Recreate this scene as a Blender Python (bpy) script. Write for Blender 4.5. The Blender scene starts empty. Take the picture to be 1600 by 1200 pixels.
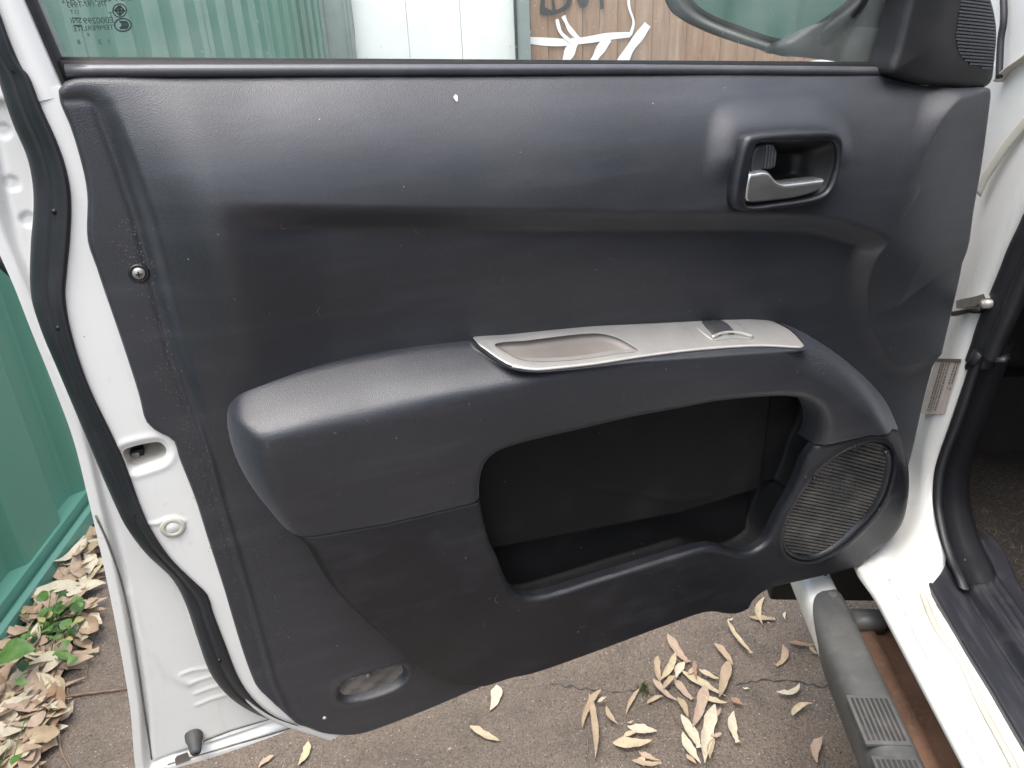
import bpy, bmesh, math, random
import numpy as np
from math import sin, cos, radians, pi, atan2, sqrt

random.seed(7); rng = np.random.default_rng(7)
scene = bpy.context.scene
col = scene.collection

# ------------------------------------------------------------------ camera
CAM_H = 1.30; PITCH = radians(26); ROLL = radians(-2.5); FPX = 1200.0
R0 = np.array([1, 0, 0.]); F0 = np.array([0, cos(PITCH), -sin(PITCH)]); U0 = np.array([0, sin(PITCH), cos(PITCH)])
CR = R0*cos(ROLL)+U0*sin(ROLL); CU = -R0*sin(ROLL)+U0*cos(ROLL); CF = F0
CAM = np.array([0, 0, CAM_H])
cd = bpy.data.cameras.new('camera'); cam = bpy.data.objects.new('camera', cd); col.objects.link(cam)
cd.sensor_width = 36; cd.lens = 36*FPX/1600; cd.clip_start = 0.02; cd.clip_end = 500
from mathutils import Matrix, Vector
cam.matrix_world = Matrix(((CR[0], CU[0], -CF[0], 0), (CR[1], CU[1], -CF[1], 0), (CR[2], CU[2], -CF[2], CAM_H), (0, 0, 0, 1)))
scene.camera = cam

# ------------------------------------------------------------------ light: bright overcast sky
SUN_EL, SUN_AZ = radians(76), radians(-140)       # azimuth from +Y towards +X: high, behind the viewer
world = bpy.data.worlds.new('World'); scene.world = world; world.use_nodes = True
nt = world.node_tree; bg = nt.nodes['Background']
sky = nt.nodes.new('ShaderNodeTexSky'); sky.sky_type = 'NISHITA'; sky.sun_disc = False
sky.sun_elevation = SUN_EL; sky.sun_rotation = SUN_AZ; sky.air_density = 1.0; sky.dust_density = 4.0; sky.ozone_density = 1.0
hs = nt.nodes.new('ShaderNodeHueSaturation'); hs.inputs['Saturation'].default_value = .60      # cloud cover
nt.links.new(sky.outputs[0], hs.inputs['Color']); nt.links.new(hs.outputs[0], bg.inputs[0]); bg.inputs[1].default_value = 0.15
sl = bpy.data.lights.new('sun', 'SUN'); sl.energy = 1.1; sl.angle = radians(60); sl.color = (1, .96, .9)
so = bpy.data.objects.new('sun', sl); col.objects.link(so)
sd = Vector((sin(SUN_AZ)*cos(SUN_EL), cos(SUN_AZ)*cos(SUN_EL), sin(SUN_EL)))
so.rotation_euler = sd.to_track_quat('Z', 'Y').to_euler(); so.location = (0, 0, 6)
vs = scene.view_settings; vs.view_transform = 'Standard'; vs.look = 'None'; vs.gamma = 1; vs.exposure = 1.88
scene.render.resolution_x = 1024; scene.render.resolution_y = 768

# ------------------------------------------------------------------ survey helpers
def ray(p):
    return CR*(p[0]-800)/FPX + CU*(600-p[1])/FPX + CF
PHI = radians(70); DD = 0.76
dv_ = np.array([sin(PHI), cos(PHI), 0]); nv_ = np.array([cos(PHI), -sin(PHI), 0])   # along the door, out of its inner face
AZ = radians(4.6); FC = np.array([sin(AZ), cos(AZ), 0]); RC = np.array([cos(AZ), -sin(AZ), 0])
def D(p, w=0.0):                       # -> (u, v) on the door at w proud of its inner plane
    r = ray(p); t = -(DD-w)/(nv_@r); X = CAM+r*t
    return (X@dv_, X[2])
def Dl(ps, w=0.0):
    ws = w if hasattr(w, '__len__') else [w]*len(ps)
    return np.array([D(p, q) for p, q in zip(ps, ws)])
def uvw(ps, w=0.0):
    ws = w if hasattr(w, '__len__') else [w]*len(ps)
    return np.array([(*D(p, q), q) for p, q in zip(ps, ws)])
def C(p, s):                           # -> (s, f, z) on the car's side at lateral s
    r = ray(p); t = s/(r@RC); X = CAM+r*t
    return np.array([s, X@FC, X[2]])
def Cz(p, z):
    r = ray(p); t = (z-CAM_H)/r[2]; X = CAM+r*t
    return np.array([X@RC, X@FC, z])
def G(p, z=0.0):
    r = ray(p); t = (z-CAM_H)/r[2]; X = CAM+r*t
    return np.array([X[0], X[1], z])

def resample(P, n, closed=False):
    P = np.asarray(P, float)
    if closed: P = np.vstack([P, P[:1]])
    L = np.r_[0, np.cumsum(np.linalg.norm(np.diff(P, axis=0), axis=1))]
    t = np.linspace(0, L[-1], n+1 if closed else n)
    Q = np.stack([np.interp(t, L, P[:, k]) for k in range(P.shape[1])], 1)
    return Q[:-1] if closed else Q
def smooth(P, n, closed=False, sub=12):
    P = np.asarray(P, float); m = len(P); out = []
    idx = range(m) if closed else range(m-1)
    for i in idx:
        p1, p2 = P[i], P[(i+1) % m]
        p0 = P[i-1] if (closed or i > 0) else 2*p1-p2
        p3 = P[(i+2) % m] if (closed or i+2 < m) else 2*p2-p1
        d0 = max(np.linalg.norm(p1-p0), 1e-6)**.5; d1 = max(np.linalg.norm(p2-p1), 1e-6)**.5; d2 = max(np.linalg.norm(p3-p2), 1e-6)**.5
        m1 = (p1-p0)/d0-(p2-p0)/(d0+d1)+(p2-p1)/d1; m2 = (p2-p1)/d1-(p3-p1)/(d1+d2)+(p3-p2)/d2
        m1 *= d1; m2 *= d1
        for k in range(sub):
            t = k/sub; a, b = t*t, t*t*t
            out.append((2*b-3*a+1)*p1+(b-2*a+t)*m1+(-2*b+3*a)*p2+(b-a)*m2)
    if not closed: out.append(P[-1])
    return resample(out, n, closed)

def dist_line(A, B, poly, closed=False):
    poly = np.asarray(poly); m = len(poly); best = np.full(A.shape, 1e9)
    for i in range(m if closed else m-1):
        x0, y0 = poly[i][:2]; x1, y1 = poly[(i+1) % m][:2]
        dx, dy = x1-x0, y1-y0; L = dx*dx+dy*dy+1e-18
        t = np.clip(((A-x0)*dx+(B-y0)*dy)/L, 0, 1)
        best = np.minimum(best, (A-x0-t*dx)**2+(B-y0-t*dy)**2)
    return np.sqrt(best)
def sdf(A, B, poly):                   # positive inside
    poly = np.asarray(poly); m = len(poly); ins = np.zeros(A.shape, bool)
    for i in range(m):
        x0, y0 = poly[i][:2]; x1, y1 = poly[(i+1) % m][:2]
        if y0 == y1: continue
        c = ((y0 > B) != (y1 > B)) & (A < (x1-x0)*(B-y0)/(y1-y0)+x0); ins ^= c
    d = dist_line(A, B, poly, True)
    return np.where(ins, d, -d)
def side(A, B, line):                  # signed distance to an open line, positive on its right-hand side
    line = np.asarray(line); m = len(line); best = np.full(A.shape, 1e9); sg = np.ones(A.shape)
    for i in range(m-1):
        x0, y0 = line[i][:2]; x1, y1 = line[i+1][:2]
        dx, dy = x1-x0, y1-y0; L = dx*dx+dy*dy+1e-18
        t = ((A-x0)*dx+(B-y0)*dy)/L
        lo = -9 if i == 0 else 0; hi = 9 if i == m-2 else 1
        t = np.clip(t, lo, hi); d = (A-x0-t*dx)**2+(B-y0-t*dy)**2
        cr = (A-x0)*dy-(B-y0)*dx
        m_ = d < best; best = np.where(m_, d, best); sg = np.where(m_, np.sign(cr), sg)
    return np.sqrt(best)*sg
def S(x, a, b):
    t = np.clip((x-a)/(b-a), 0, 1); return t*t*(3-2*t)
def rnd(d, r):                         # rounded edge drop
    t = np.clip(1-d/r, 0, 1); return -r*(1-np.sqrt(np.maximum(1-t*t, 0)))
def smin(a, b, k):
    h = np.clip(.5+.5*(b-a)/k, 0, 1); return b*(1-h)+a*h-k*h*(1-h)
def smax(a, b, k): return -smin(-a, -b, k)

# ------------------------------------------------------------------ mesh helpers
def door_map(a, b, w): return np.stack([a, -w, b], -1)
def mesh_obj(name, verts, faces, mat, parent=None, smooth_=True):
    me = bpy.data.meshes.new(name)
    me.from_pydata([tuple(map(float, v)) for v in verts], [], faces); me.update()
    if smooth_: me.polygons.foreach_set('use_smooth', [True]*len(me.polygons))
    return link(name, me, mat, parent)
def link(name, me, mat, parent=None):
    o = bpy.data.objects.new(name, me); col.objects.link(o)
    if mat is not None:
        me.materials.clear(); me.materials.append(M[mat] if isinstance(mat, str) else mat)
    if parent is not None: o.parent = parent
    return o
def tag(o, label, cat, group=None, kind=None):
    o['label'] = label; o['category'] = cat
    if group: o['group'] = group
    if kind: o['kind'] = kind
    return o
def empty(name, loc, rz=0.0):
    o = bpy.data.objects.new(name, None); col.objects.link(o); o.location = loc; o.rotation_euler = (0, 0, rz); o.empty_display_size = .1
    return o

def clipgrid(name, box, step, sd_f, w_f, mat, parent, skirt=0.0, mp=door_map):
    a0, a1, b0, b1 = box; da, db = step
    na = max(2, int(round((a1-a0)/da))+1); nb = max(2, int(round((b1-b0)/db))+1)
    a = np.linspace(a0, a1, na); b = np.linspace(b0, b1, nb)
    A, B = np.meshgrid(a, b)
    sd = sd_f(A, B); eps = 1e-7; sd = np.where(np.abs(sd) < eps, eps, sd)
    ins = sd > 0
    cnt = ins[:-1, :-1].astype(int)+ins[:-1, 1:]+ins[1:, :-1]+ins[1:, 1:]
    ID = np.full(A.shape, -1); pa = []; pb = []
    jj, ii = np.nonzero(ins); ID[jj, ii] = np.arange(len(jj)); pa = list(A[jj, ii]); pb = list(B[jj, ii])
    j, i = np.nonzero(cnt == 4)
    faces = np.stack([ID[j, i], ID[j, i+1], ID[j+1, i+1], ID[j+1, i]], 1).tolist()
    cross = {}; segs = []
    def cut(p, q):
        k = (p, q) if p < q else (q, p)
        if k not in cross:
            (j0, i0), (j1, i1) = k; s0, s1 = sd[j0, i0], sd[j1, i1]; t = s0/(s0-s1)
            cross[k] = len(pa); pa.append(A[j0, i0]+t*(A[j1, i1]-A[j0, i0])); pb.append(B[j0, i0]+t*(B[j1, i1]-B[j0, i0]))
        return cross[k]
    for j, i in zip(*np.nonzero((cnt > 0) & (cnt < 4))):
        c = [(j, i), (j, i+1), (j+1, i+1), (j+1, i)]; poly = []; cr = []
        for k in range(4):
            p, q = c[k], c[(k+1) % 4]
            if ins[p]: poly.append(int(ID[p]))
            if ins[p] != ins[q]:
                x = cut(p, q); poly.append(x); cr.append((x, bool(ins[p])))
        if len(poly) >= 3: faces.append(poly)
        if len(cr) == 2:
            x0 = cr[0][0] if cr[0][1] else cr[1][0]; x1 = cr[1][0] if cr[0][1] else cr[0][0]
            segs.append((x0, x1))
    pa = np.array(pa); pb = np.array(pb); w = w_f(pa, pb)
    V = mp(pa, pb, w)
    verts = V.tolist()
    if skirt:
        top = {}; bot = {}
        need = sorted({x for s in segs for x in s})
        sk = skirt if not callable(skirt) else None
        Vt = V[need]; dep = w[need]-(skirt if sk is not None else skirt(pa[need], pb[need]))
        Vb = mp(pa[need], pb[need], dep)
        n0 = len(verts); verts += Vt.tolist(); n1 = len(verts); verts += Vb.tolist()
        for k, x in enumerate(need): top[x] = n0+k; bot[x] = n1+k
        faces += [[top[y], top[x], bot[x], bot[y]] for x, y in segs]
    return mesh_obj(name, verts, faces, mat, parent)
def bbox(poly, m=.004):
    p = np.asarray(poly); return (p[:, 0].min()-m, p[:, 0].max()+m, p[:, 1].min()-m, p[:, 1].max()+m)

def loft(name, curves, mat, parent=None, closed_s=False, closed_t=False, caps=False):
    cv = [np.asarray(c) for c in curves]; n = len(cv[0]); m = len(cv)
    verts = np.vstack(cv); faces = []
    for k in range(m if closed_t else m-1):
        k2 = (k+1) % m
        for i in range(n if closed_s else n-1):
            i2 = (i+1) % n
            faces.append([k*n+i, k*n+i2, k2*n+i2, k2*n+i])
    if caps: faces.append(list(range(n))[::-1]); faces.append([(m-1)*n+i for i in range(n)])
    return mesh_obj(name, verts, faces, mat, parent)
def W2L(P): # (u,v,w)->door local
    P = np.asarray(P); return np.stack([P[:, 0], -P[:, 2], P[:, 1]], 1)
def sweep(name, path, prof, mat, parent=None, up=(0, 0, 1), closed=False, scale=None, caps=True):
    """prof: list of (a,b) offsets: a along side = tangent x up, b along the frame's up"""
    path = np.asarray(path, float); n = len(path); up = np.array(up, float); rings = []
    for i in range(n):
        t = path[(i+1) % n]-path[i-1] if closed else path[min(i+1, n-1)]-path[max(i-1, 0)]
        t = t/np.linalg.norm(t); sd_ = np.cross(t, up); sd_ /= np.linalg.norm(sd_); u2 = np.cross(sd_, t)
        k = 1 if scale is None else scale[i]
        rings.append([path[i]+k*(a*sd_+b*u2) for a, b in prof])
    return loft(name, rings, mat, parent, closed_s=True, closed_t=closed, caps=caps and not closed)
def circ(r, n=10, ry=None): return [(r*cos(2*pi*k/n), (ry or r)*sin(2*pi*k/n)) for k in range(n)]
def boxprof(a, b): return [(-a, -b), (a, -b), (a, b), (-a, b)]
def boxes(name, lst, mat, parent=None, bev=0.0):
    """lst of (centre, axes 3x3 rows, half sizes)"""
    bm = bmesh.new()
    for c, ax, h in lst:
        c = np.array(c); ax = np.array(ax)
        vs_ = [bm.verts.new(c+sx*h[0]*ax[0]+sy*h[1]*ax[1]+sz*h[2]*ax[2]) for sx in (-1, 1) for sy in (-1, 1) for sz in (-1, 1)]
        for f in ((0, 1, 3, 2), (4, 6, 7, 5), (0, 4, 5, 1), (2, 3, 7, 6), (0, 2, 6, 4), (1, 5, 7, 3)):
            bm.faces.new([vs_[k] for k in f])
    bmesh.ops.recalc_face_normals(bm, faces=bm.faces)
    if bev: bmesh.ops.bevel(bm, geom=bm.edges[:], offset=bev, segments=2, affect='EDGES', profile=.6)
    me = bpy.data.meshes.new(name); bm.to_mesh(me); bm.free()
    if bev: me.polygons.foreach_set('use_smooth', [True]*len(me.polygons)); 
    o = link(name, me, mat, parent)
    if bev:
        try: me.set_sharp_from_angle(angle=radians(50))
        except Exception: pass
    return o
I3 = np.eye(3)
def revolve(name, prof, centre, axis, mat, parent=None, n=24):
    """prof: (radius, height along axis)"""
    axis = np.array(axis, float); axis /= np.linalg.norm(axis)
    e1 = np.cross(axis, (0.3, 0.2, 1.)); e1 /= np.linalg.norm(e1); e2 = np.cross(axis, e1); c = np.array(centre)
    rings = [[c+h*axis+r*(cos(2*pi*k/n)*e1+sin(2*pi*k/n)*e2) for k in range(n)] for r, h in prof]
    return loft(name, rings, mat, parent, closed_s=True)
def joined(name, parts, mat, parent=None):
    """join a list of (verts, faces)"""
    V = []; Fc = []
    for v, f in parts:
        o = len(V); V += [tuple(x) for x in v]; Fc += [[k+o for k in q] for q in f]
    return mesh_obj(name, V, Fc, mat, parent, smooth_=False)
def ribbon(path, w, nrm):
    """flat ribbon (verts, faces) along path in the plane with normal nrm; w scalar or list of half widths"""
    path = np.asarray(path, float); n = len(path); nrm = np.array(nrm, float); V = []
    for i in range(n):
        t = path[min(i+1, n-1)]-path[max(i-1, 0)]; t /= np.linalg.norm(t)+1e-12; s_ = np.cross(t, nrm)
        k = w[i] if hasattr(w, '__len__') else w
        V += [path[i]-s_*k, path[i]+s_*k]
    return V, [[2*i, 2*i+1, 2*i+3, 2*i+2] for i in range(n-1)]

# ------------------------------------------------------------------ materials
M = {}
def mat(name, base, rough=.5, metal=0.0, spec=.5, noise=None, bump=None, rough_var=0.0, specks=None, coat=0.0, **kw):
    """noise: list of (scale, colour, amount, lo, hi); bump: list of (type, scale, strength, distance); specks: (scale, size, colour)"""
    m = bpy.data.materials.new(name); m.use_nodes = True; t = m.node_tree; N = t.nodes; L = t.links
    b = N['Principled BSDF']; b.inputs['Roughness'].default_value = rough; b.inputs['Metallic'].default_value = metal
    b.inputs['Specular IOR Level'].default_value = spec; b.inputs['Coat Weight'].default_value = coat; b.inputs['Coat Roughness'].default_value = .08
    tc = N.new('ShaderNodeTexCoord'); co = tc.outputs['Object']
    rgb = N.new('ShaderNodeRGB'); rgb.outputs[0].default_value = (*base, 1); c = rgb.outputs[0]
    first = None
    for sc, colr, amt, lo, hi in (noise or []):
        mp = N.new('ShaderNodeMapping'); L.new(co, mp.inputs[0])
        if hasattr(sc, '__len__'): mp.inputs['Scale'].default_value = sc; s1 = 1.0
        else: s1 = sc
        n = N.new('ShaderNodeTexNoise'); n.inputs['Scale'].default_value = s1; n.inputs['Detail'].default_value = 7; n.inputs['Roughness'].default_value = .62
        L.new(mp.outputs[0], n.inputs[0])
        r = N.new('ShaderNodeMapRange'); r.inputs[1].default_value = lo; r.inputs[2].default_value = hi; r.inputs[3].default_value = 0; r.inputs[4].default_value = amt
        L.new(n.outputs[0], r.inputs[0])
        if first is None: first = r.outputs[0]
        x = N.new('ShaderNodeMix'); x.data_type = 'RGBA'; L.new(r.outputs[0], x.inputs[0]); L.new(c, x.inputs[6]); x.inputs[7].default_value = (*colr, 1); c = x.outputs[2]
    for sc, size, colr in (specks or []):
        vz = N.new('ShaderNodeTexVoronoi'); vz.inputs['Scale'].default_value = sc; L.new(co, vz.inputs['Vector'])
        r = N.new('ShaderNodeMath'); r.operation = 'LESS_THAN'; r.inputs[1].default_value = size; L.new(vz.outputs['Distance'], r.inputs[0])
        # only a few cells carry a speck
        sp = N.new('ShaderNodeSeparateColor'); L.new(vz.outputs['Color'], sp.inputs[0])
        g = N.new('ShaderNodeMath'); g.operation = 'GREATER_THAN'; g.inputs[1].default_value = .90; L.new(sp.outputs[0], g.inputs[0])
        k = N.new('ShaderNodeMath'); k.operation = 'MULTIPLY'; L.new(r.outputs[0], k.inputs[0]); L.new(g.outputs[0], k.inputs[1])
        x = N.new('ShaderNodeMix'); x.data_type = 'RGBA'; L.new(k.outputs[0], x.inputs[0]); L.new(c, x.inputs[6]); x.inputs[7].default_value = (*colr, 1); c = x.outputs[2]
    L.new(c, b.inputs['Base Color'])
    if rough_var:
        n = N.new('ShaderNodeTexNoise'); n.inputs['Scale'].default_value = 9; n.inputs['Detail'].default_value = 8; L.new(co, n.inputs[0])
        r = N.new('ShaderNodeMapRange'); r.inputs[1].default_value = .3; r.inputs[2].default_value = .7; r.inputs[3].default_value = rough-rough_var; r.inputs[4].default_value = rough+rough_var
        L.new(n.outputs[0], r.inputs[0]); L.new(r.outputs[0], b.inputs['Roughness'])
    prev = None
    for ty, sc, st, di in (bump or []):
        if ty == 'v':
            n = N.new('ShaderNodeTexVoronoi'); n.feature = 'F1'; n.inputs['Scale'].default_value = sc; out = n.outputs['Distance']
        elif ty == 'w':
            n = N.new('ShaderNodeTexWave'); n.inputs['Scale'].default_value = sc; out = n.outputs['Fac']
        else:
            n = N.new('ShaderNodeTexNoise'); n.inputs['Scale'].default_value = sc; n.inputs['Detail'].default_value = 5; out = n.outputs[0]
        L.new(co, n.inputs['Vector'])
        bp = N.new('ShaderNodeBump'); bp.inputs['Strength'].default_value = st; bp.inputs['Distance'].default_value = di
        L.new(out, bp.inputs['Height'])
        if prev is not None: L.new(prev, bp.inputs['Normal'])
        prev = bp.outputs[0]
    if prev is not None: L.new(prev, b.inputs['Normal'])
    for k, v in kw.items(): b.inputs[k].default_value = v
    M[name] = m
    return m
DUST = (.17, .155, .14)
mat('vinyl', (.0076, .0090, .0135), .48, spec=.85, noise=[(5, (.03, .032, .038), .4, .45, .8), ((40, 40, 160), DUST, .08, .62, .85), (230, DUST, .22, .66, .82), (900, (.036, .039, .05), .55, .48, .66), ((7, 7, 45), (.035, .038, .048), .5, .5, .75)],
    bump=[('v', 1050, .36, .0006), ('n', 2000, .3, .0003)], rough_var=.07, **{'Sheen Weight': .12, 'Sheen Roughness': .45, 'Sheen Tint': (.75, .8, .92, 1)}, specks=[(75, .045, (.35, .34, .32)), (160, .05, (.2, .19, .18))])
mat('hard_plastic', (.0060, .0076, .0115), .48, spec=.6, noise=[(6, (.03, .03, .034), .4, .45, .8), (60, DUST, .07, .58, .8), ((12, 12, 30), (.035, .036, .042), .5, .52, .75)],
    bump=[('v', 1050, .3, .0005), ('n', 1500, .25, .0003)], rough_var=.07, specks=[(70, .05, (.42, .41, .38)), (150, .05, (.2, .19, .18))])
mat('pocket_lining', (.007, .007, .0075), .65, spec=.3, noise=[(8, (.04, .04, .038), .4, .5, .8)], bump=[('n', 900, .3, .0004)], specks=[(60, .04, (.3, .28, .25))])
mat('rubber', (.013, .0135, .017), .5, spec=.5, noise=[(14, (.05, .05, .055), .4, .5, .8)], bump=[('n', 400, .12, .0004)], specks=[(55, .04, (.3, .3, .28))])
mat('belt_rubber', (.055, .056, .062), .34, spec=.7, noise=[(20, (.10, .10, .105), .5, .45, .75)])
mat('dark_rubber', (.012, .012, .013), .6, spec=.35, noise=[(30, (.05, .05, .05), .5, .55, .8)])
mat('white_paint', (.71, .71, .685), .34, spec=.5, coat=.3, noise=[(3, (.62, .61, .575), .6, .4, .75), ((30, 30, 9), (.42, .36, .28), .4, .58, .8), (70, (.35, .29, .22), .35, .62, .8)], specks=[(26, .02, (.12, .1, .08))])
mat('dirty_white', (.50, .475, .42), .5, spec=.4, noise=[(7, (.32, .275, .215), .75, .42, .72), (60, (.3, .25, .18), .5, .6, .8)], specks=[(40, .04, (.1, .08, .06))])
mat('silver_plastic', (.345, .34, .325), .4, metal=.35, spec=.5, noise=[(12, (.24, .23, .215), .6, .42, .72), (90, (.16, .145, .13), .45, .58, .8)], bump=[('n', 900, .1, .0002)])
mat('bright_worn_silver', (.52, .50, .47), .32, metal=.4, noise=[(30, (.4, .33, .25), .6, .5, .75)])
mat('tray', (.18, .16, .145), .5, noise=[(30, (.24, .22, .20), .6, .5, .75), (9, (.12, .105, .095), .6, .4, .7)])
mat('chrome', (.60, .61, .60), .24, metal=.85, noise=[(40, (.30, .30, .29), .6, .5, .7)], rough_var=.07)
mat('steel', (.34, .33, .31), .48, metal=.7, noise=[(60, (.2, .17, .14), .6, .45, .75)])
mat('dull_key', (.045, .047, .05), .4, noise=[(60, (.2, .19, .18), .5, .55, .8)])
mat('black', (.006, .006, .0065), .5, spec=.35)
mat('sail_plastic', (.012, .0125, .0145), .5, spec=.45, bump=[('n', 700, .12, .0003)], specks=[(45, .04, (.35, .35, .34))], noise=[(8, (.04, .04, .043), .5, .45, .8)])
mat('grille', (.042, .042, .042), .5, spec=.4, noise=[(30, (.14, .125, .11), .6, .4, .7)])
mat('tweeter_mesh', (.05, .055, .065), .45, spec=.5)
mat('lamp_plate', (.13, .118, .105), .75, spec=.3, noise=[(25, (.24, .215, .185), .8, .45, .7), (90, (.3, .28, .25), .5, .55, .75)], bump=[('n', 300, .4, .001)])
mat('green_steel', (.082, .215, .155), .42, spec=.5, noise=[((5, 5, 1.5), (.06, .20, .145), .6, .4, .75), (14, (.17, .2, .15), .2, .6, .8)], rough_var=.08)
mat('green_rail', (.09, .235, .18), .4, spec=.5, noise=[(12, (.12, .25, .19), .5, .45, .75)])
mat('grey_green_post', (.20, .235, .22), .5, noise=[(12, (.12, .14, .13), .5, .45, .75)])
mat('white_wall', (.82, .82, .80), .55, noise=[(2.5, (.74, .74, .71), .5, .4, .7)])
mat('brown_board', (.30, .185, .125), .75, spec=.25, noise=[((30, 30, 3), (.20, .125, .085), .8, .42, .7), ((12, 12, 2), (.48, .36, .27), .55, .5, .75)], bump=[('n', 60, .4, .004)])
mat('white_spray', (.80, .79, .77), .6)
mat('black_spray', (.025, .025, .03), .6)
mat('carpet', (.042, .036, .032), .95, spec=.1, noise=[(180, (.09, .078, .068), .8, .48, .68), (14, (.055, .046, .038), .6, .45, .7)], bump=[('n', 350, 1., .006)])
mat('carpet_fibre', (.17, .15, .13), .9, spec=.1)
mat('scuff_plastic', (.017, .018, .024), .42, spec=.7, noise=[((60, 6, 60), (.09, .09, .1), .5, .5, .75), (20, DUST, .3, .58, .8)], bump=[('n', 800, .15, .0003)], specks=[(34, .045, (.4, .39, .36))])
mat('kick_plastic', (.010, .0105, .0135), .5, spec=.6, noise=[(14, (.022, .022, .026), .5, .48, .75)], bump=[('n', 800, .15, .0003)], specks=[(50, .04, (.3, .29, .27))])
mat('step_plastic', (.060, .062, .063), .62, spec=.35, noise=[(9, (.12, .118, .11), .6, .42, .72), (40, (.19, .17, .145), .3, .55, .78)], bump=[('n', 900, .3, .0005)])
mat('step_groove', (.028, .028, .028), .7, spec=.3, noise=[(40, (.09, .08, .07), .5, .5, .75)])
mat('rusty_steel', (.22, .125, .085), .8, spec=.25, noise=[(18, (.23, .14, .095), .8, .42, .7), ((6, 6, 6), (.07, .042, .03), .7, .45, .7), (120, (.3, .21, .15), .4, .55, .75)], bump=[('n', 120, .5, .003)])
mat('underbody', (.022, .021, .020), .8, spec=.2, noise=[(12, (.06, .05, .042), .6, .5, .8)])
mat('bracket_steel', (.13, .13, .125), .5, metal=.3, noise=[(30, (.2, .17, .14), .6, .5, .75)])
mat('sticker', (.50, .42, .37), .5, noise=[((300, 300, 20), (.62, .56, .52), .7, .4, .6)])
mat('sticker_print', (.13, .11, .10), .6)
mat('etch', (.015, .03, .03), .6)
mat('mirror_glass', (.93, .96, .94), .03, metal=1)
mat('mirror_housing', (.03, .032, .034), .42, spec=.5, noise=[(14, (.06, .065, .065), .5, .45, .75)], specks=[(30, .05, (.4, .42, .4)), (70, .05, (.3, .3, .3))])
mat('mirror_base', (.13, .14, .14), .5, specks=[(30, .05, (.4, .42, .4))])
mat('bark_twig', (.17, .11, .075), .85, spec=.2, noise=[(40, (.30, .22, .16), .7, .4, .7)])
for k, (c1, c2) in enumerate([((.48, .40, .26), (.32, .24, .15)), ((.38, .29, .19), (.25, .18, .115)), ((.54, .48, .36), (.38, .31, .21)), ((.40, .30, .22), (.29, .20, .14)), ((.30, .19, .12), (.18, .11, .07)), ((.42, .31, .21), (.26, .17, .11))]):
    mat('dry_leaf_%d' % k, c1, .62, spec=.3, noise=[(35, c2, .7, .42, .72), (140, c2, .5, .5, .75)], bump=[('n', 160, .3, .001)])
mat('weed_leaf', (.06, .13, .03), .5, spec=.4, noise=[(40, (.14, .24, .06), .7, .4, .7)], bump=[('n', 120, .35, .002)])
mat('weed_leaf_dark', (.035, .075, .025), .55, spec=.35, noise=[(40, (.07, .13, .04), .7, .4, .7)], bump=[('n', 120, .35, .002)])
mat('weed_leaf_yellow', (.30, .28, .11), .55, spec=.35, noise=[(40, (.18, .2, .06), .7, .4, .7)])
mat('grit', (.24, .205, .17), .9, spec=.2, noise=[(30, (.42, .38, .33), .8, .45, .6)])
mat('dust', (.17, .145, .12), .95, spec=.1)
mat('moss', (.12, .15, .05), .9, spec=.1, noise=[(60, (.05, .07, .02), .7, .4, .7)])

# glass with a little tint and dust
m = bpy.data.materials.new('window_glass'); m.use_nodes = True; t = m.node_tree; N = t.nodes; L = t.links
for n in list(N): 
    if n.type != 'OUTPUT_MATERIAL': N.remove(n)
out = [n for n in N if n.type == 'OUTPUT_MATERIAL'][0]
tr = N.new('ShaderNodeBsdfTransparent'); tr.inputs[0].default_value = (.95, .98, .965, 1)
gl = N.new('ShaderNodeBsdfGlossy'); gl.inputs['Roughness'].default_value = .02
fr = N.new('ShaderNodeFresnel'); fr.inputs[0].default_value = 1.33
mx = N.new('ShaderNodeMixShader'); L.new(fr.outputs[0], mx.inputs[0]); L.new(tr.outputs[0], mx.inputs[1]); L.new(gl.outputs[0], mx.inputs[2])
df = N.new('ShaderNodeBsdfDiffuse'); df.inputs[0].default_value = (.55, .58, .55, 1)
tc = N.new('ShaderNodeTexCoord'); nz = N.new('ShaderNodeTexNoise'); nz.inputs['Scale'].default_value = 14; nz.inputs['Detail'].default_value = 10; L.new(tc.outputs['Object'], nz.inputs[0])
mr = N.new('ShaderNodeMapRange'); mr.inputs[1].default_value = .4; mr.inputs[2].default_value = .8; mr.inputs[3].default_value = .05; mr.inputs[4].default_value = .17; L.new(nz.outputs[0], mr.inputs[0])
vz = N.new('ShaderNodeTexVoronoi'); vz.inputs['Scale'].default_value = 70; L.new(tc.outputs['Object'], vz.inputs['Vector'])
lt = N.new('ShaderNodeMath'); lt.operation = 'LESS_THAN'; lt.inputs[1].default_value = .05; L.new(vz.outputs['Distance'], lt.inputs[0])
ml = N.new('ShaderNodeMath'); ml.operation = 'MULTIPLY_ADD'; ml.inputs[1].default_value = .45; L.new(lt.outputs[0], ml.inputs[0]); L.new(mr.outputs[0], ml.inputs[2])
m2 = N.new('ShaderNodeMixShader'); L.new(ml.outputs[0], m2.inputs[0]); L.new(mx.outputs[0], m2.inputs[1]); L.new(df.outputs[0], m2.inputs[2])
L.new(m2.outputs[0], out.inputs[0]); M['window_glass'] = m

# asphalt: brown-grey, gritty, in world metres
m = mat('asphalt', (.168, .133, .105), .92, spec=.2,
        noise=[(1.7, (.205, .168, .138), .7, .38, .66), (11, (.092, .08, .07), .6, .45, .72), (95, (.25, .21, .175), .7, .52, .72), (260, (.05, .042, .036), .75, .5, .66)],
        bump=[('n', 22, .5, .012), ('n', 90, .9, .008), ('v', 190, .8, .004)], specks=[(120, .17, (.33, .295, .25)), (60, .08, (.40, .37, .33))])

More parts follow.
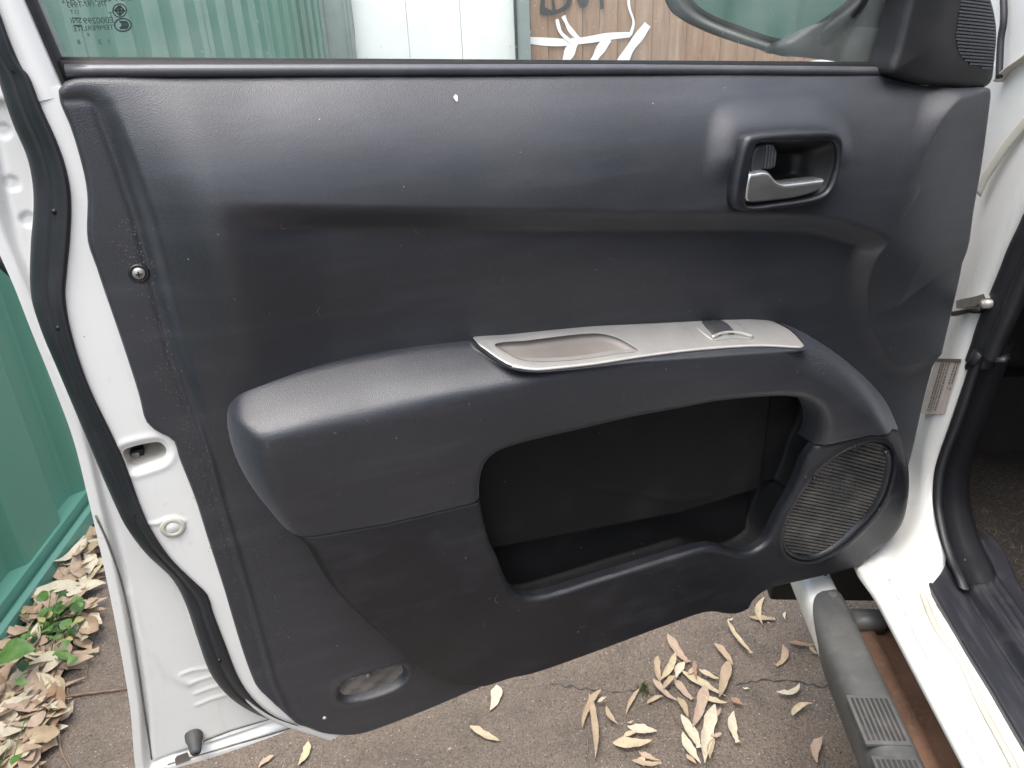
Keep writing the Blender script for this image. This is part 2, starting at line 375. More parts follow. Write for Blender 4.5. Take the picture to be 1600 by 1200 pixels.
# ================================================================== the setting
gm = bpy.data.meshes.new('ground')
gm.from_pydata([(-60, -60, 0), (60, -60, 0), (60, 60, 0), (-60, 60, 0)], [], [(0, 1, 2, 3)])
g = link('ground', gm, 'asphalt'); g['kind'] = 'structure'; g['label'] = 'brown grey gritty asphalt ground below the door'

# ================================================================== green steel fence on the left
FA, FM = -1.17, -0.05                              # x = FA + FM*y
fdir = np.array([FM, 1, 0]); fdir /= np.linalg.norm(fdir); fnor = np.array([1, -FM, 0]); fnor /= np.linalg.norm(fnor)
fence = empty('green_fence', (FA, 0, 0), atan2(fdir[1], fdir[0])-pi/2)     # local y along the fence, local x towards the car
PITCHF = .335
def fence_prof(y):                                 # depth of the ribbed sheet
    t = (y-.02) % PITCHF
    return -np.interp(t, [0, .07, .095, .195, .22, .335], [0, 0, .034, .034, 0, 0])
sheet_y = np.arange(-2.0, 7.6, .67)
for k, y0 in enumerate(sheet_y):
    ys = np.unique(np.concatenate([np.linspace(y0, y0+.668, 60)]))
    bot = np.stack([fence_prof(ys)+.001*(k % 2), ys, np.full_like(ys, .03)], 1); top = bot.copy(); top[:, 2] = 1.80
    back = top.copy(); back[:, 0] -= .0025; back2 = bot.copy(); back2[:, 0] -= .0025
    loft('sheet', [bot, top, back, back2], 'green_steel', fence, closed_t=True).data.polygons.foreach_set('use_smooth', [False]*(4*(len(ys)-1)))
rp = [(.012, .012), (.030, .012), (.030, .052), (.022, .062), (.014, .058), (.016, .040), (.004, .036), (.004, .082), (-.046, .082), (-.046, .012)]
rail = [[(x+.006, y, z) for x, z in rp] for y in np.linspace(-2.0, 7.6, 30)]
loft('bottom_rail', rail, 'green_rail', fence, closed_s=True, caps=True).data.polygons.foreach_set('use_smooth', [False]*(29*10+2))
boxes('top_rail', [((-.018, 2.2, 1.80), I3, (.026, 4.2, .03))], 'green_rail', fence, .004)
for y in (-1.0, 1.37+.75, 4.4):
    pass
boxes('post', [((-.02, -1.75, .92), I3, (.032, .03, .92))], 'green_rail', fence, .004)
tag(fence, 'green ribbed steel sheet fence with bottom rail, running along the left', 'fence')

YB = 6.5; XB = FA+FM*YB
pst = empty('steel_post', (0, 0, 0))
def wall_x(px, y, py=50):
    r = ray((px, py)); return r[0]/r[1]*y
xa, xb = wall_x(512, YB-.05), wall_x(552, YB-.05)
p = boxes('corner_post', [(((xa+xb)/2, YB-.05, 1.0), I3, ((xb-xa)/2, .05, 1.0))], 'grey_green_post', None, .008)
bpy.data.objects.remove(pst)
tag(p, 'wide grey green post at the end of the green fence, seen through window', 'post')
boxes('edge_channel', [((xa-.012, YB-.115, 1.0), I3, (.012, .014, .98)), ((xb+.0-.03, YB-.112, 1.0), I3, (.008, .01, .98))], 'grey_green_post', p, .002)
xc, xd = wall_x(804, YB-.05), wall_x(828, YB-.05)
p2 = boxes('gate_post', [(((xc+xd)/2, YB-.05, 1.0), I3, ((xd-xc)/2, .05, 1.0))], 'grey_green_post', None, .008)
boxes('edge_channel', [((xc+.01, YB-.108, 1.0), I3, (.010, .007, .98))], 'dark_rubber', p2, .002)
tag(p2, 'narrow grey post between the white panel and the graffitied brown fence', 'post')
ww = empty('white_panel_wall', ((xb+xc)/2, YB, 0))
for k in range(3):
    w3 = (xc-xb)/3
    boxes('panel', [((-(xc-xb)/2+(k+.5)*w3, .02+.0*k, 1.1), I3, (w3/2-.0015, .015, 1.1))], 'white_wall', ww, .003)
boxes('backing', [((0, .05, 1.09), I3, ((xc-xb)/2-.004, .012, 1.08))], 'white_wall', ww)
tag(ww, 'bright white panel wall between the two grey posts behind the window', 'wall')
bf = empty('brown_fence', (xd+1.6, YB, 0))
pw = .134; palings = 30
for k in range(palings):
    x = xd+.004+(k+.5)*pw-(xd+1.6)
    o = boxes('board', [((x, (.008 if k % 2 else -.004)+random.uniform(-.002, .002), .95+random.uniform(-.01, .01)), I3, (pw/2-.0012, .011, .93))], 'brown_board', bf, .004)
boxes('rail', [((palings*pw/2+xd+.004-(xd+1.6), .045, .45), I3, (palings*pw/2, .022, .04)), ((palings*pw/2+xd+.004-(xd+1.6), .045, 1.5), I3, (palings*pw/2, .022, .04))], 'brown_board', bf, .004)
def spray(name, strokes, matn, yo):
    parts = []
    for q, (pts, w) in enumerate(strokes):
        P3 = []
        for (px, py) in pts:
            r = ray((px, py)); t_ = (YB+yo-.0007*q)/r[1]; X = CAM+r*t_; P3.append((X[0]-(xd+1.6), X[1]-YB, X[2]))
        P3 = smooth(P3, 24) if len(P3) > 2 else resample(P3, 12)
        ww_ = [w*(1+.14*sin(i*.45+q)+.12*sin(i*.21+2*q)) for i in range(len(P3))]
        parts.append(ribbon(P3, ww_, (0, -1, 0)))
    return joined(name, parts, matn, bf)
spray('white_graffiti', [([(828, 63), (850, 65), (885, 66), (920, 62), (950, 57), (985, 54)], .024), ([(985, 55), (990, 35), (983, 10), (982, -25)], .010), ([(880, 25), (890, 45), (905, 62)], .016),
       ([(900, 62), (893, 75), (880, 104)], .034), ([(950, 60), (935, 82), (922, 106)], .034), ([(1012, 38), (1000, 55), (985, 75), (968, 106)], .036), ([(870, 30), (876, 50), (893, 66)], .012)], 'white_spray', -.02)
spray('black_graffiti', [([(848, -20), (848, 4), (846, 22)], .016), ([(846, 14), (862, 20), (885, 10), (890, -4), (874, -10)], .018), ([(862, -18), (866, 20)], .014), ([(898, -20), (912, 8), (922, -20)], .018), ([(938, -20), (941, 14)], .013)], 'black_spray', -.03)
tag(bf, 'weathered brown board fence sprayed with white and black graffiti', 'fence')

# ================================================================== the car door
foot = CAM-DD*nv_; U_H = .55
door = empty('car_door', (foot[0]+U_H*dv_[0], foot[1]+U_H*dv_[1], 0.40), atan2(dv_[1], dv_[0]))
_mo = np.array([U_H, 0, .40])
tag(door, 'opened car front door seen from inside, black trim in white shell', 'door')
def dm(a, b, w): return np.stack([a-U_H, -w, b-.40], -1)
door_map = dm
clipgrid.__defaults__ = clipgrid.__defaults__[:-1]+(dm,)
def L3(P):  # (u,v,w) -> door local
    P = np.asarray(P, float); return np.stack([P[:, 0]-U_H, -P[:, 2], P[:, 1]-.40], 1)

# ---- traced outlines (photo pixels) turned into door metres
TRIM_PX = [(90, 142), (97, 132), (106, 124), (300, 122), (500, 121), (800, 119), (1060, 117), (1390, 117), (1404, 119), (1442, 131), (1495, 138), (1549, 139), (1549, 147), (1544, 196), (1535, 266), (1523, 332), (1511, 420), (1498, 481), (1476, 562), (1453, 632), (1428, 723), (1407, 790),
           (1393, 815), (1372, 846), (1341, 869), (1299, 888), (1250, 904), (1194, 922), (1178, 934), (1169, 950), (1148, 960), (1134, 960), (1103, 957), (1040, 978), (920, 1023), (808, 1062), (657, 1112), (590, 1137), (560, 1147), (535, 1149), (507, 1147), (472, 1135), (451, 1123), (420, 1095), (402, 1077), (392, 1056), (374, 1004), (350, 923), (325, 846), (304, 780), (280, 719), (271, 691), (262, 685), (252, 681), (238, 672), (227, 660), (217, 621), (189, 534), (161, 453), (150, 420), (136, 378), (135, 301), (122, 241), (105, 189), (92, 161)]
def wt_(p):
    x, y = p
    if x > 1390 and y < 900: return .022 if y < 500 else .022-.014*min(1, (y-500)/250)
    if y > 880 and x > 640: return .018*min(1, (x-640)/200)
    return 0.0
TRIM = smooth(Dl(TRIM_PX, [wt_(p) for p in TRIM_PX]), 420, True)
CREASE = Dl([(462, 1132), (448, 1116), (427, 1070), (409, 1004), (388, 930), (367, 860), (346, 790), (329, 723), (308, 660), (280, 583), (261, 510), (245, 450), (217, 342), (189, 259), (164, 190), (156, 168), (146, 155), (130, 149), (85, 150)], .006)
ARM_PX = [(469, 838), (440, 815), (409, 779), (388, 751), (367, 712), (357, 677), (355, 649), (359, 632), (371, 616), (402, 599), (444, 586), (504, 571), (605, 551), (675, 541), (745, 533), (850, 519), (955, 507), (1060, 498), (1110, 496), (1180, 499), (1215, 504), (1250, 517), (1285, 537), (1320, 562), (1355, 593), (1379, 621), (1393, 646), (1399, 663), (1401, 684), (1402, 705), (1402, 745), (1392, 790), (1368, 828), (1335, 858), (1299, 884), (1250, 901), (1194, 919), (1176, 934), (1167, 950), (1148, 958), (1134, 958), (1103, 955), (1040, 976), (920, 1021), (830, 1052), (797, 1059), (745, 1065), (710, 1062), (675, 1049), (640, 1025), (587, 979), (546, 941), (507, 899)]
def wa_(p):
    return .020 if (p[1] > 880 and p[0] > 780) else .010
ARM = smooth(Dl(ARM_PX, [wa_(p) for p in ARM_PX]), 420, True)
i0, i1 = 6, 21
ATOP = smooth(Dl([(340, 640), (359, 632), (371, 616), (402, 599), (444, 586), (504, 571), (605, 551), (675, 541), (745, 533), (850, 519), (955, 507), (1060, 498), (1110, 496), (1180, 499), (1215, 504), (1250, 517), (1285, 537), (1320, 562), (1355, 593), (1379, 621), (1399, 663), (1420, 720)], .010), 200)
RIDGE = smooth(Dl([(340, 705), (380, 689), (420, 676), (500, 656), (560, 644), (675, 618), (815, 592), (880, 580), (1000, 561), (1070, 552), (1140, 546), (1192, 545), (1252, 549), (1300, 575), (1350, 622), (1390, 690), (1420, 760)], .060), 200)
ASIDE = smooth(np.vstack([Dl([(808, 1075), (745, 1065), (710, 1062), (675, 1049), (640, 1025), (587, 979), (546, 941), (507, 899), (469, 838), (440, 815), (409, 779), (388, 751), (367, 712), (357, 677), (354, 649), (357, 630)], .010)]), 120)
ARIGHT = smooth(Dl([(1230, 503), (1250, 517), (1285, 537), (1320, 562), (1355, 593), (1379, 621), (1393, 646), (1399, 663), (1401, 684), (1402, 705), (1402, 745), (1392, 790), (1368, 828), (1335, 858)], .010), 90)
POCK_PX = [(752, 783, .046), (753, 747, .050), (761, 723, .053), (776, 709, .055), (815, 695, .056), (902, 674, .056), (990, 653, .056), (1060, 640, .056), (1110, 630, .056), (1180, 622, .056), (1236, 620, .054), (1260, 627, .052), (1274, 642, .05), (1278, 660, .048), (1275, 685, .045), (1264, 703, .042), (1255, 718, .04), (1245, 745, .038), (1232, 773, .036), (1219, 801, .036), (1208, 828, .035), (1198, 849, .034), (1186, 860, .034), (1172, 866, .034), (1155, 867, .034), (1138, 862, .034), (1120, 857, .034), (1100, 858, .034), (1040, 876, .034), (920, 914, .034), (867, 931, .034), (838, 937, .034), (818, 935, .034), (803, 925, .034), (788, 899, .035), (777, 871, .037), (765, 845, .04), (757, 815, .044)]
POCK = smooth(Dl([q[:2] for q in POCK_PX], [q[2] for q in POCK_PX]), 260, True)
vtop = lambda u: np.interp(u, ATOP[:, 0], ATOP[:, 1])
vrid = lambda u: np.interp(u, RIDGE[:, 0], RIDGE[:, 1])
def w_arm0(A, B):
    vt, vr = vtop(A), vrid(A)
    vr = np.minimum(vr, vt-.010)
    q = (vt-B)/(vt-vr)
    ramp = .008+.058*q
    dn = vr-B
    front = .066-.020*S(dn, 0, .17)-.026*S(dn, .10, .50)+.004*np.exp(-((dn-.01)/.02)**2)
    w = smin(ramp+.004, front+.004, .030)
    ds = dist_line(A, B, ASIDE); sidew = .004+.075*np.sqrt(np.clip(1-(1-np.clip(ds/.075, 0, 1))**2, 0, 1))
    w = smin(w, sidew, .008)
    dr = dist_line(A, B, ARIGHT); sr = .006+.06*np.sqrt(np.clip(1-(1-np.clip(dr/.055, 0, 1))**2, 0, 1))
    return smin(w, sr, .008)
SEAM_PX = [(440, 844), (469, 838), (500, 834), (605, 817), (675, 801), (752, 782), (1000, 740), (1245, 702), (1264, 703), (1320, 690), (1360, 681), (1394, 672), (1412, 667)]
def on_surf(ps, f, it=6, w0=.04):
    out_ = []
    for p in ps:
        w = w0
        for _ in range(it):
            u, v = D(p, w); w = .5*w+.5*float(f(np.array([u]), np.array([v]))[0])
        out_.append((*D(p, w), w))
    return np.array(out_)
SEAM = np.vstack([Dl(SEAM_PX[:7], .046), on_surf(SEAM_PX[7:], w_arm0, 14)[:, :2]])
BEZ_O_PX = [(1167, 214), (1178, 210), (1216, 206), (1258, 204), (1299, 204), (1311, 210), (1316, 221), (1315, 242), (1310, 274), (1303, 294), (1289, 312), (1264, 319), (1216, 326), (1161, 330), (1148, 326), (1143, 316), (1145, 290), (1153, 249), (1160, 225)]
BEZ_I_PX = [(1181, 225), (1197, 222), (1244, 221), (1299, 221), (1305, 227), (1307, 242), (1303, 269), (1291, 297), (1271, 308), (1216, 318), (1168, 322), (1163, 315), (1168, 276), (1174, 246)]
WB = .054
BEZ_O = smooth(Dl(BEZ_O_PX, WB), 120, True); BEZ_I = smooth(Dl(BEZ_I_PX, WB), 120, True)
PLAT = smooth(Dl([(1580, 128), (1549, 143), (1510, 152), (1480, 178), (1453, 217), (1432, 256), (1420, 281), (1432, 294), (1410, 330), (1381, 377), (1366, 405), (1364, 440), (1374, 490), (1392, 540), (1414, 577), (1440, 585), (1480, 570), (1540, 560), (1640, 520), (1660, 250)], .04), 160, True)
BVC = float(BEZ_O[:, 1].mean())
PU0, PU1 = D((1372, 420), .04)[0], D((1560, 250), .03)[0]
BEL = np.array([D((110, 121)), D((1395, 117))])
vbelt = lambda u: BEL[0, 1]+(u-BEL[0, 0])*(BEL[1, 1]-BEL[0, 1])/(BEL[1, 0]-BEL[0, 0])
LEDGE = smooth(Dl([(150, 322), (350, 326), (600, 330), (800, 333), (1000, 336), (1200, 338), (1300, 345), (1350, 360), (1450, 400)], .044), 80)
vled = lambda u: np.interp(u, LEDGE[:, 0], LEDGE[:, 1])
uL0, uL1 = D((300, 330), .04)[0], D((520, 330), .04)[0]
LAMP_PX = [(524, 1085), (530, 1068), (548, 1058), (590, 1044), (615, 1036), (632, 1036), (639, 1044), (638, 1056), (628, 1069), (606, 1082), (570, 1094), (540, 1098), (527, 1094)]
LAMP = smooth(Dl(LAMP_PX, .004), 90, True)
def w_trim(A, B):
    dvb = vbelt(A)-B
    roll = .050*(1-(1-np.clip(dvb/.16, 0, 1))**2.7)-.004
    dl = vled(A)-B
    fade = S(A, uL0, uL1)
    drop = (1-fade)*.042*S(dl, -.03, .32)+fade*(.024*S(dl, -.006, .024)+.017*S(dl, .03, .16))
    w = roll-drop
    # raised surround of the inner handle
    sb = sdf(A, B, BEZ_O); w = w+.009*S(sb, -.034, -.001)*S(B, BVC-.012, BVC+.024)
    # front flange: a proud leaf-shaped plateau with a hollow fillet on its near side
    sp = sdf(A, B, PLAT); tt = np.clip((sp+.026)/.029, 0, 1)**1.8
    edge = .052-.030*S(D((1380, 400), .04)[0]-A, -.25, -.10)*1.0
    plat = .046-.024*S(A, PU0, PU1)-.032*S(dl, -.01, .13); plat = np.maximum(plat, .015)
    w = w*(1-tt)+plat*tt
    # crease to the flat rear flange
    dc = side(A, B, CREASE); gg = .45*S(dc, -.001, .016)+.55*S(dc, -.001, .075)
    w = w*gg+.0035*np.exp(-((dc-.0)/.004)**2)*S(dl, .05, .3)-.0015*np.exp(-((dc+.004)/.003)**2)
    w = w-.019*S(sdf(A, B, LAMP), .0, .011)+.002*S(sdf(A, B, LAMP), -.012, 0)
    # gentle unevenness of an old moulding
    w = w+.0012*np.sin(A*23+B*9)*np.sin(B*17-A*6)*gg
    return w+rnd(np.maximum(sdf(A, B, TRIM), 0), .005)
clipgrid('trim_panel', bbox(TRIM), (.0021, .0021), lambda A, B: np.minimum.reduce([sdf(A, B, TRIM), .004-sdf(A, B, ARM), .004-sdf(A, B, BEZ_I)]), w_trim, 'vinyl', door, skirt=.022)

# ---- armrest: padded upper half and hard lower half round the map pocket
pts3 = [(850, 519, .010), (1200, 501, .010), (1000, 559, .060)]
q3 = np.array([(*D(p[:2], p[2]), p[2]) for p in pts3])
PA, PBc, PCc = np.linalg.solve(np.stack([np.ones(3), q3[:, 0], q3[:, 1]], 1), q3[:, 2])     # w = PA + PBc*u + PCc*v
def onP(ps, off=0.0):
    o_ = []
    for p in ps:
        r = ray(p); t = (PA+off+PCc*CAM_H-DD)/(nv_@r-PBc*(r@dv_)-PCc*r[2]); X = CAM+r*t; o_.append((X@dv_, X[2], nv_@X+DD))
    return np.array(o_)
SIL = smooth(onP([(744, 535), (800, 527), (860, 518), (965, 505), (1070, 498), (1122, 497), (1175, 499), (1217, 507), (1238, 519), (1256, 540), (1252, 543), (1192, 540), (1140, 542), (1070, 548), (1000, 557), (930, 568), (877, 574), (835, 577), (800, 572), (776, 559), (758, 546)])[:, :2], 220, True)
HOLE3 = smooth(onP([(771, 537), (825, 530), (912, 520), (937, 520), (961, 526), (984, 538), (997, 548), (965, 553), (895, 563), (842, 565), (814, 562), (793, 552)]), 110, True); HOLE = HOLE3[:, :2]
planew = lambda A, B: PA+PBc*A+PCc*B
def w_pad(A, B):
    w = w_arm0(A, B)+.0015
    sdS = sdf(A, B, SIL); bl_ = S(sdS, -.0055, -.001); w = w*(1-bl_)+(planew(A, B)+.0012)*bl_
    ds = side(A, B, SEAM); w = w+rnd(np.maximum(-ds, 0), .005)
    w = w+rnd(np.maximum(-sdf(A, B, POCK), 0), .014)
    return w+rnd(np.maximum(sdf(A, B, ARM), 0), .003)
clipgrid('armrest_pad', bbox(ARM), (.0019, .0013), lambda A, B: np.minimum.reduce([sdf(A, B, ARM), -sdf(A, B, POCK), -side(A, B, SEAM)-.0004, -.0015-sdf(A, B, SIL), -.0005-sdf(A, B-.003, SIL), -.0005-sdf(A, B-.006, SIL)]), w_pad, 'vinyl', door, skirt=.03)
SPK_PX = [(1396, 712), (1388, 697), (1370, 690), (1350, 692), (1320, 704), (1290, 725), (1265, 751), (1245, 780), (1228, 815), (1222, 845), (1227, 864), (1245, 876), (1270, 878), (1300, 866), (1330, 843), (1358, 815), (1380, 785), (1393, 750)]
SPK3 = smooth(on_surf(SPK_PX, w_arm0), 120, True); SPK = SPK3[:, :2]
def w_low(A, B):
    w = w_arm0(A, B)
    ds = side(A, B, SEAM); w = w+rnd(np.maximum(ds, 0), .003)
    dp = np.maximum(-sdf(A, B, POCK), 0); rr = .007
    w = w+rnd(dp, rr)
    w = w+.0016*np.exp(-((sdf(A, B, SPK)+.004)/.004)**2)
    return w+rnd(np.maximum(sdf(A, B, ARM), 0), .006)
clipgrid('lower_panel', bbox(ARM), (.0019, .0019), lambda A, B: np.minimum.reduce([sdf(A, B, ARM), -sdf(A, B, POCK), side(A, B, SEAM)-.0004, -sdf(A, B, SPK)]), w_low, 'hard_plastic', door, skirt=.012)

# ---- pocket lining behind the opening
BINL = Dl([(700, 866), (766, 853), (1060, 797), (1170, 763), (1300, 730)], -.02)
uw = D((1196, 690), -.01)[0]
def w_bin(A, B):
    sp = sdf(A, B, POCK)+.040
    back = -.012-.022*S(side(A, B, BINL), -.001, .006)
    back = back-.012*S(A, uw, uw+.012)          # deeper end beside the speaker
    back = back+.0015*np.exp(-(dist_line(A, B, Dl([(930, 762), (1000, 772), (1060, 782), (1110, 775)], -.012))/.006)**2)
    return np.minimum(.026, back)*S(sp, 0, .012)+.026*(1-S(sp, 0, .012))
clipgrid('map_pocket', bbox(POCK, .05), (.0026, .0026), lambda A, B: sdf(A, B, POCK)+.040, w_bin, 'pocket_lining', door)

# ---- loudspeaker grille
def grille(name, poly, wf, ang, pitch, bar, matn, parent, depth, margin, cross):
    cx, cy = poly[:, 0].mean(), poly[:, 1].mean(); R_ = .16; lst = []
    for fam, (th, pt, hw, dz) in enumerate([(ang, pitch, bar, 0.0), (ang+radians(90)+cross[2], cross[0], cross[1], -.0012)]):
        ax = np.array([cos(th), sin(th)]); ay = np.array([-sin(th), cos(th)])
        for r_ in np.arange(-R_, R_, pt):
            tt = np.linspace(-R_, R_, 240); pu = cx+tt*ax[0]+r_*ay[0]; pv = cy+tt*ax[1]+r_*ay[1]
            ok = sdf(pu, pv, poly) > margin
            if ok.sum() < 4: continue
            t0, t1 = tt[ok][0], tt[ok][-1]; ns = 5; ts = np.linspace(t0, t1, ns)
            for a_, b_ in zip(ts[:-1], ts[1:]):
                us = np.array([cx+a_*ax[0]+r_*ay[0], cx+b_*ax[0]+r_*ay[0]]); vs2 = np.array([cy+a_*ax[1]+r_*ay[1], cy+b_*ax[1]+r_*ay[1]])
                ws = wf(us, vs2)-depth+dz
                P = L3(np.stack([us, vs2, ws], 1)); t_ = P[1]-P[0]; ln = np.linalg.norm(t_); t_ /= ln
                y_ = np.array([0, -1., 0]); s_ = np.cross(y_, t_); s_ /= np.linalg.norm(s_); y_ = np.cross(t_, s_)
                lst.append(((P[0]+P[1])/2, (t_, s_, y_), (ln/2, hw, .0009)))
    o = boxes(name, lst, matn, parent); o['kind'] = 'stuff'; return o
spk_rim = clipgrid('speaker_rim', bbox(SPK), (.0014, .0014), lambda A, B: np.minimum(sdf(A, B, SPK)-.0006, .0095-sdf(A, B, SPK)), lambda A, B: w_arm0(A, B)-.002+rnd(np.minimum(np.abs(sdf(A, B, SPK)), np.abs(.0095-sdf(A, B, SPK))), .003)-.004*S(sdf(A, B, SPK), .004, .0095), 'hard_plastic', door, skirt=.012)
grille('speaker_grille', SPK, w_arm0, radians(-24), .0058, .0018, 'grille', spk_rim, .0075, .0085, (.0058, .0010, 0))
clipgrid('speaker_backing', bbox(SPK), (.006, .006), lambda A, B: sdf(A, B, SPK)-.004, lambda A, B: w_arm0(A, B)-.0125, 'black', spk_rim)
for p_ in [(1335, 697), (1272, 747), (1227, 818), (1384, 707)]:
    P = L3(on_surf([p_], w_arm0))[0]; revolve('clip_tab', [(.0, .003), (.002, .003), (.003, .0015), (.003, -.004)], P, (0, -1, 0), 'hard_plastic', spk_rim, 10)

# ---- silver switch plate with its pull tray and window switch
sil = clipgrid('switch_plate', bbox(SIL), (.0018, .0008), lambda A, B: np.minimum(sdf(A, B, SIL), -sdf(A, B, HOLE)), lambda A, B: planew(A, B)+.003+1.2*rnd(np.maximum(sdf(A, B, SIL), 0), .0022)+.6*np.maximum(0, .0025-np.abs(-sdf(A, B, HOLE)-.002)), 'silver_plastic', door, skirt=.014)
h0 = HOLE3.copy(); cen = h0.mean(0)
def shrink(k, dv): 
    q = cen+(h0-cen)*k; q[:, 1] -= dv; return q
rings = [shrink(1.0, -.0005), shrink(.985, .002), shrink(.95, .005), shrink(.84, .007), shrink(.5, .008), shrink(.02, .008)]
loft('pull_tray', [L3(q) for q in rings], 'tray', sil, closed_s=True)
lowp = smooth(onP([(800, 572), (835, 577), (877, 574), (930, 568), (1000, 557), (1070, 548), (1140, 542), (1192, 540), (1252, 543)], .001), 60)
sweep('front_lip_highlight', L3(lowp), circ(.0024, 8, .0018), 'bright_worn_silver', sil)  # paler tube along the front edge, its highlight put into the colour
sw = onP([(1087, 511), (1097, 503), (1122, 500), (1147, 501), (1161, 511), (1178, 527), (1145, 529), (1112, 531), (1098, 522)], .002)
SWP = smooth(sw[:, :2], 60, True)
swf = clipgrid('switch_frame', bbox(SWP), (.0011, .0005), lambda A, B: sdf(A, B, SWP), lambda A, B: planew(A, B)+.006+1.6*rnd(np.maximum(sdf(A, B, SWP), 0), .003), 'silver_plastic', sil, skirt=.008)
KEY = smooth(onP([(1100, 506), (1118, 503), (1134, 504), (1146, 518), (1130, 520), (1114, 522)], .008)[:, :2], 50, True)
clipgrid('window_switch', bbox(KEY), (.001, .0005), lambda A, B: sdf(A, B, KEY), lambda A, B: planew(A, B)+.0135+1.5*rnd(np.maximum(sdf(A, B, KEY), 0), .002), 'dull_key', sil, skirt=.010)
kp = smooth(onP([(1113, 527), (1128, 521), (1150, 520), (1176, 526)], .010), 24)
sweep('switch_rim', L3(kp), circ(.0022, 8, .0025), 'bright_worn_silver', sil)

# ---- inner handle
def w_bez(A, B):
    so_, si_ = sdf(A, B, BEZ_O), -sdf(A, B, BEZ_I)
    return WB+.004+rnd(np.maximum(so_, 0), .006)+rnd(np.maximum(si_, 0), .004)
bez = clipgrid('handle_bezel', bbox(BEZ_O), (.0011, .0011), lambda A, B: np.minimum(sdf(A, B, BEZ_O), -sdf(A, B, BEZ_I)), w_bez, 'hard_plastic', door, skirt=.016)
clipgrid('handle_bowl', bbox(BEZ_I, .01), (.002, .002), lambda A, B: sdf(A, B, BEZ_I)+.003, lambda A, B: WB-.002-.040*S(sdf(A, B, BEZ_I), -.003, .022)+.012*np.exp(-((A-D((1268, 262), .03)[0])/.010)**2)*S(sdf(A, B, BEZ_I), .0, .02), 'black', bez)
LEV = smooth(Dl([(1170, 272), (1182, 269), (1194, 267), (1203, 269), (1214, 281), (1225, 286), (1244, 285), (1285, 280), (1290, 280), (1289, 289), (1281, 300), (1258, 309), (1216, 316), (1172, 319), (1165, 316), (1163, 304)], WB+.002), 110, True)
def w_lev(A, B):
    s_ = np.maximum(sdf(A, B, LEV), 0)
    return WB+.003+1.3*rnd(s_, .0055)-.006*S(D((1190, 300), WB)[1]-B, -.01, .03)
clipgrid('handle_lever', bbox(LEV), (.0009, .0009), lambda A, B: sdf(A, B, LEV), w_lev, 'chrome', bez, skirt=.014)
LOCK = smooth(Dl([(1179, 236), (1186, 228), (1211, 227), (1212, 260), (1207, 264), (1196, 265), (1175, 267)], WB-.006), 60, True)
lk = clipgrid('lock_tab', bbox(LOCK), (.001, .001), lambda A, B: sdf(A, B, LOCK), lambda A, B: WB-.006+rnd(np.maximum(sdf(A, B, LOCK), 0), .003)+.001*np.sin((A)*2*pi/.004)*S(A, D((1199, 240), WB)[0], D((1202, 240), WB)[0]), 'dull_key', bez, skirt=.012)

# ---- courtesy lamp recess with its dusty plate, holes and screw
cl3 = uvw([(583, 1066)], -.008)[0]
LP2 = smooth(Dl([(527, 1083), (533, 1068), (550, 1059), (590, 1046), (615, 1038), (630, 1038), (636, 1045), (632, 1058), (612, 1073), (580, 1086), (550, 1094), (533, 1094)], -.006), 80, True)
HS = [Dl([(548, 1089), (556, 1087), (558, 1097), (549, 1099)], -.006), Dl([(603, 1069), (610, 1066), (614, 1074), (605, 1078)], -.006)]
lp = clipgrid('lamp_plate', bbox(LP2), (.0012, .0012), lambda A, B: np.minimum.reduce([sdf(A, B, LP2), -sdf(A, B, HS[0]), -sdf(A, B, HS[1])]), lambda A, B: -.0045+.0012*np.sin(A*190)*np.sin(B*260)+rnd(np.maximum(sdf(A, B, LP2), 0), .003), 'lamp_plate', door, skirt=.004)
boxes('plate_cavity', [(L3([(cl3[0], cl3[1], -.016)])[0], I3, (.06, .003, .03))], 'black', lp)
P = L3(uvw([(575, 1055)], -.003))[0]; revolve('plate_screw', [(0, .003), (.003, .0028), (.0045, .001), (.0045, -.003)], P, (0, -1, 0), 'steel', lp, 14)
P = L3(uvw([(507, 1121)], .001))[0]; revolve('trim_plug', [(0, .0022), (.0022, .0018), (.003, .0004), (.003, -.003)], P, (0, -1, 0), 'bright_worn_silver', door, 14)
# ---- trim screw in its cup
P = L3(on_surf([(217, 427)], w_trim, w0=0))[0]
scw = revolve('trim_screw', [(0, .0040), (.0042, .0037), (.0055, .0025), (.0059, .001), (.0059, -.002)], P, (0, -1, 0), 'steel', door, 20)
revolve('screw_cup', [(.0061, .0005), (.0070, .0018), (.0082, .0018), (.0090, .0), (.0090, -.003)], P, (0, -1, 0), 'hard_plastic', scw, 24)
boxes('cross_slot', [(P+np.array([0, -.0036, 0]), I3, (.0026, .0008, .0006)), (P+np.array([0, -.0037, 0]), I3, (.0006, .0008, .0026))], 'black', scw)
# small white scuff near the top of the trim
P = on_surf([(712, 148), (711, 152), (713, 158)], w_trim); V_, F_ = ribbon(L3(P+np.array([0, 0, .0015])), [.0012, .0026, .0006], (0, -1, 0))
joined('paint_chip', [(V_, F_)], 'white_wall', door)

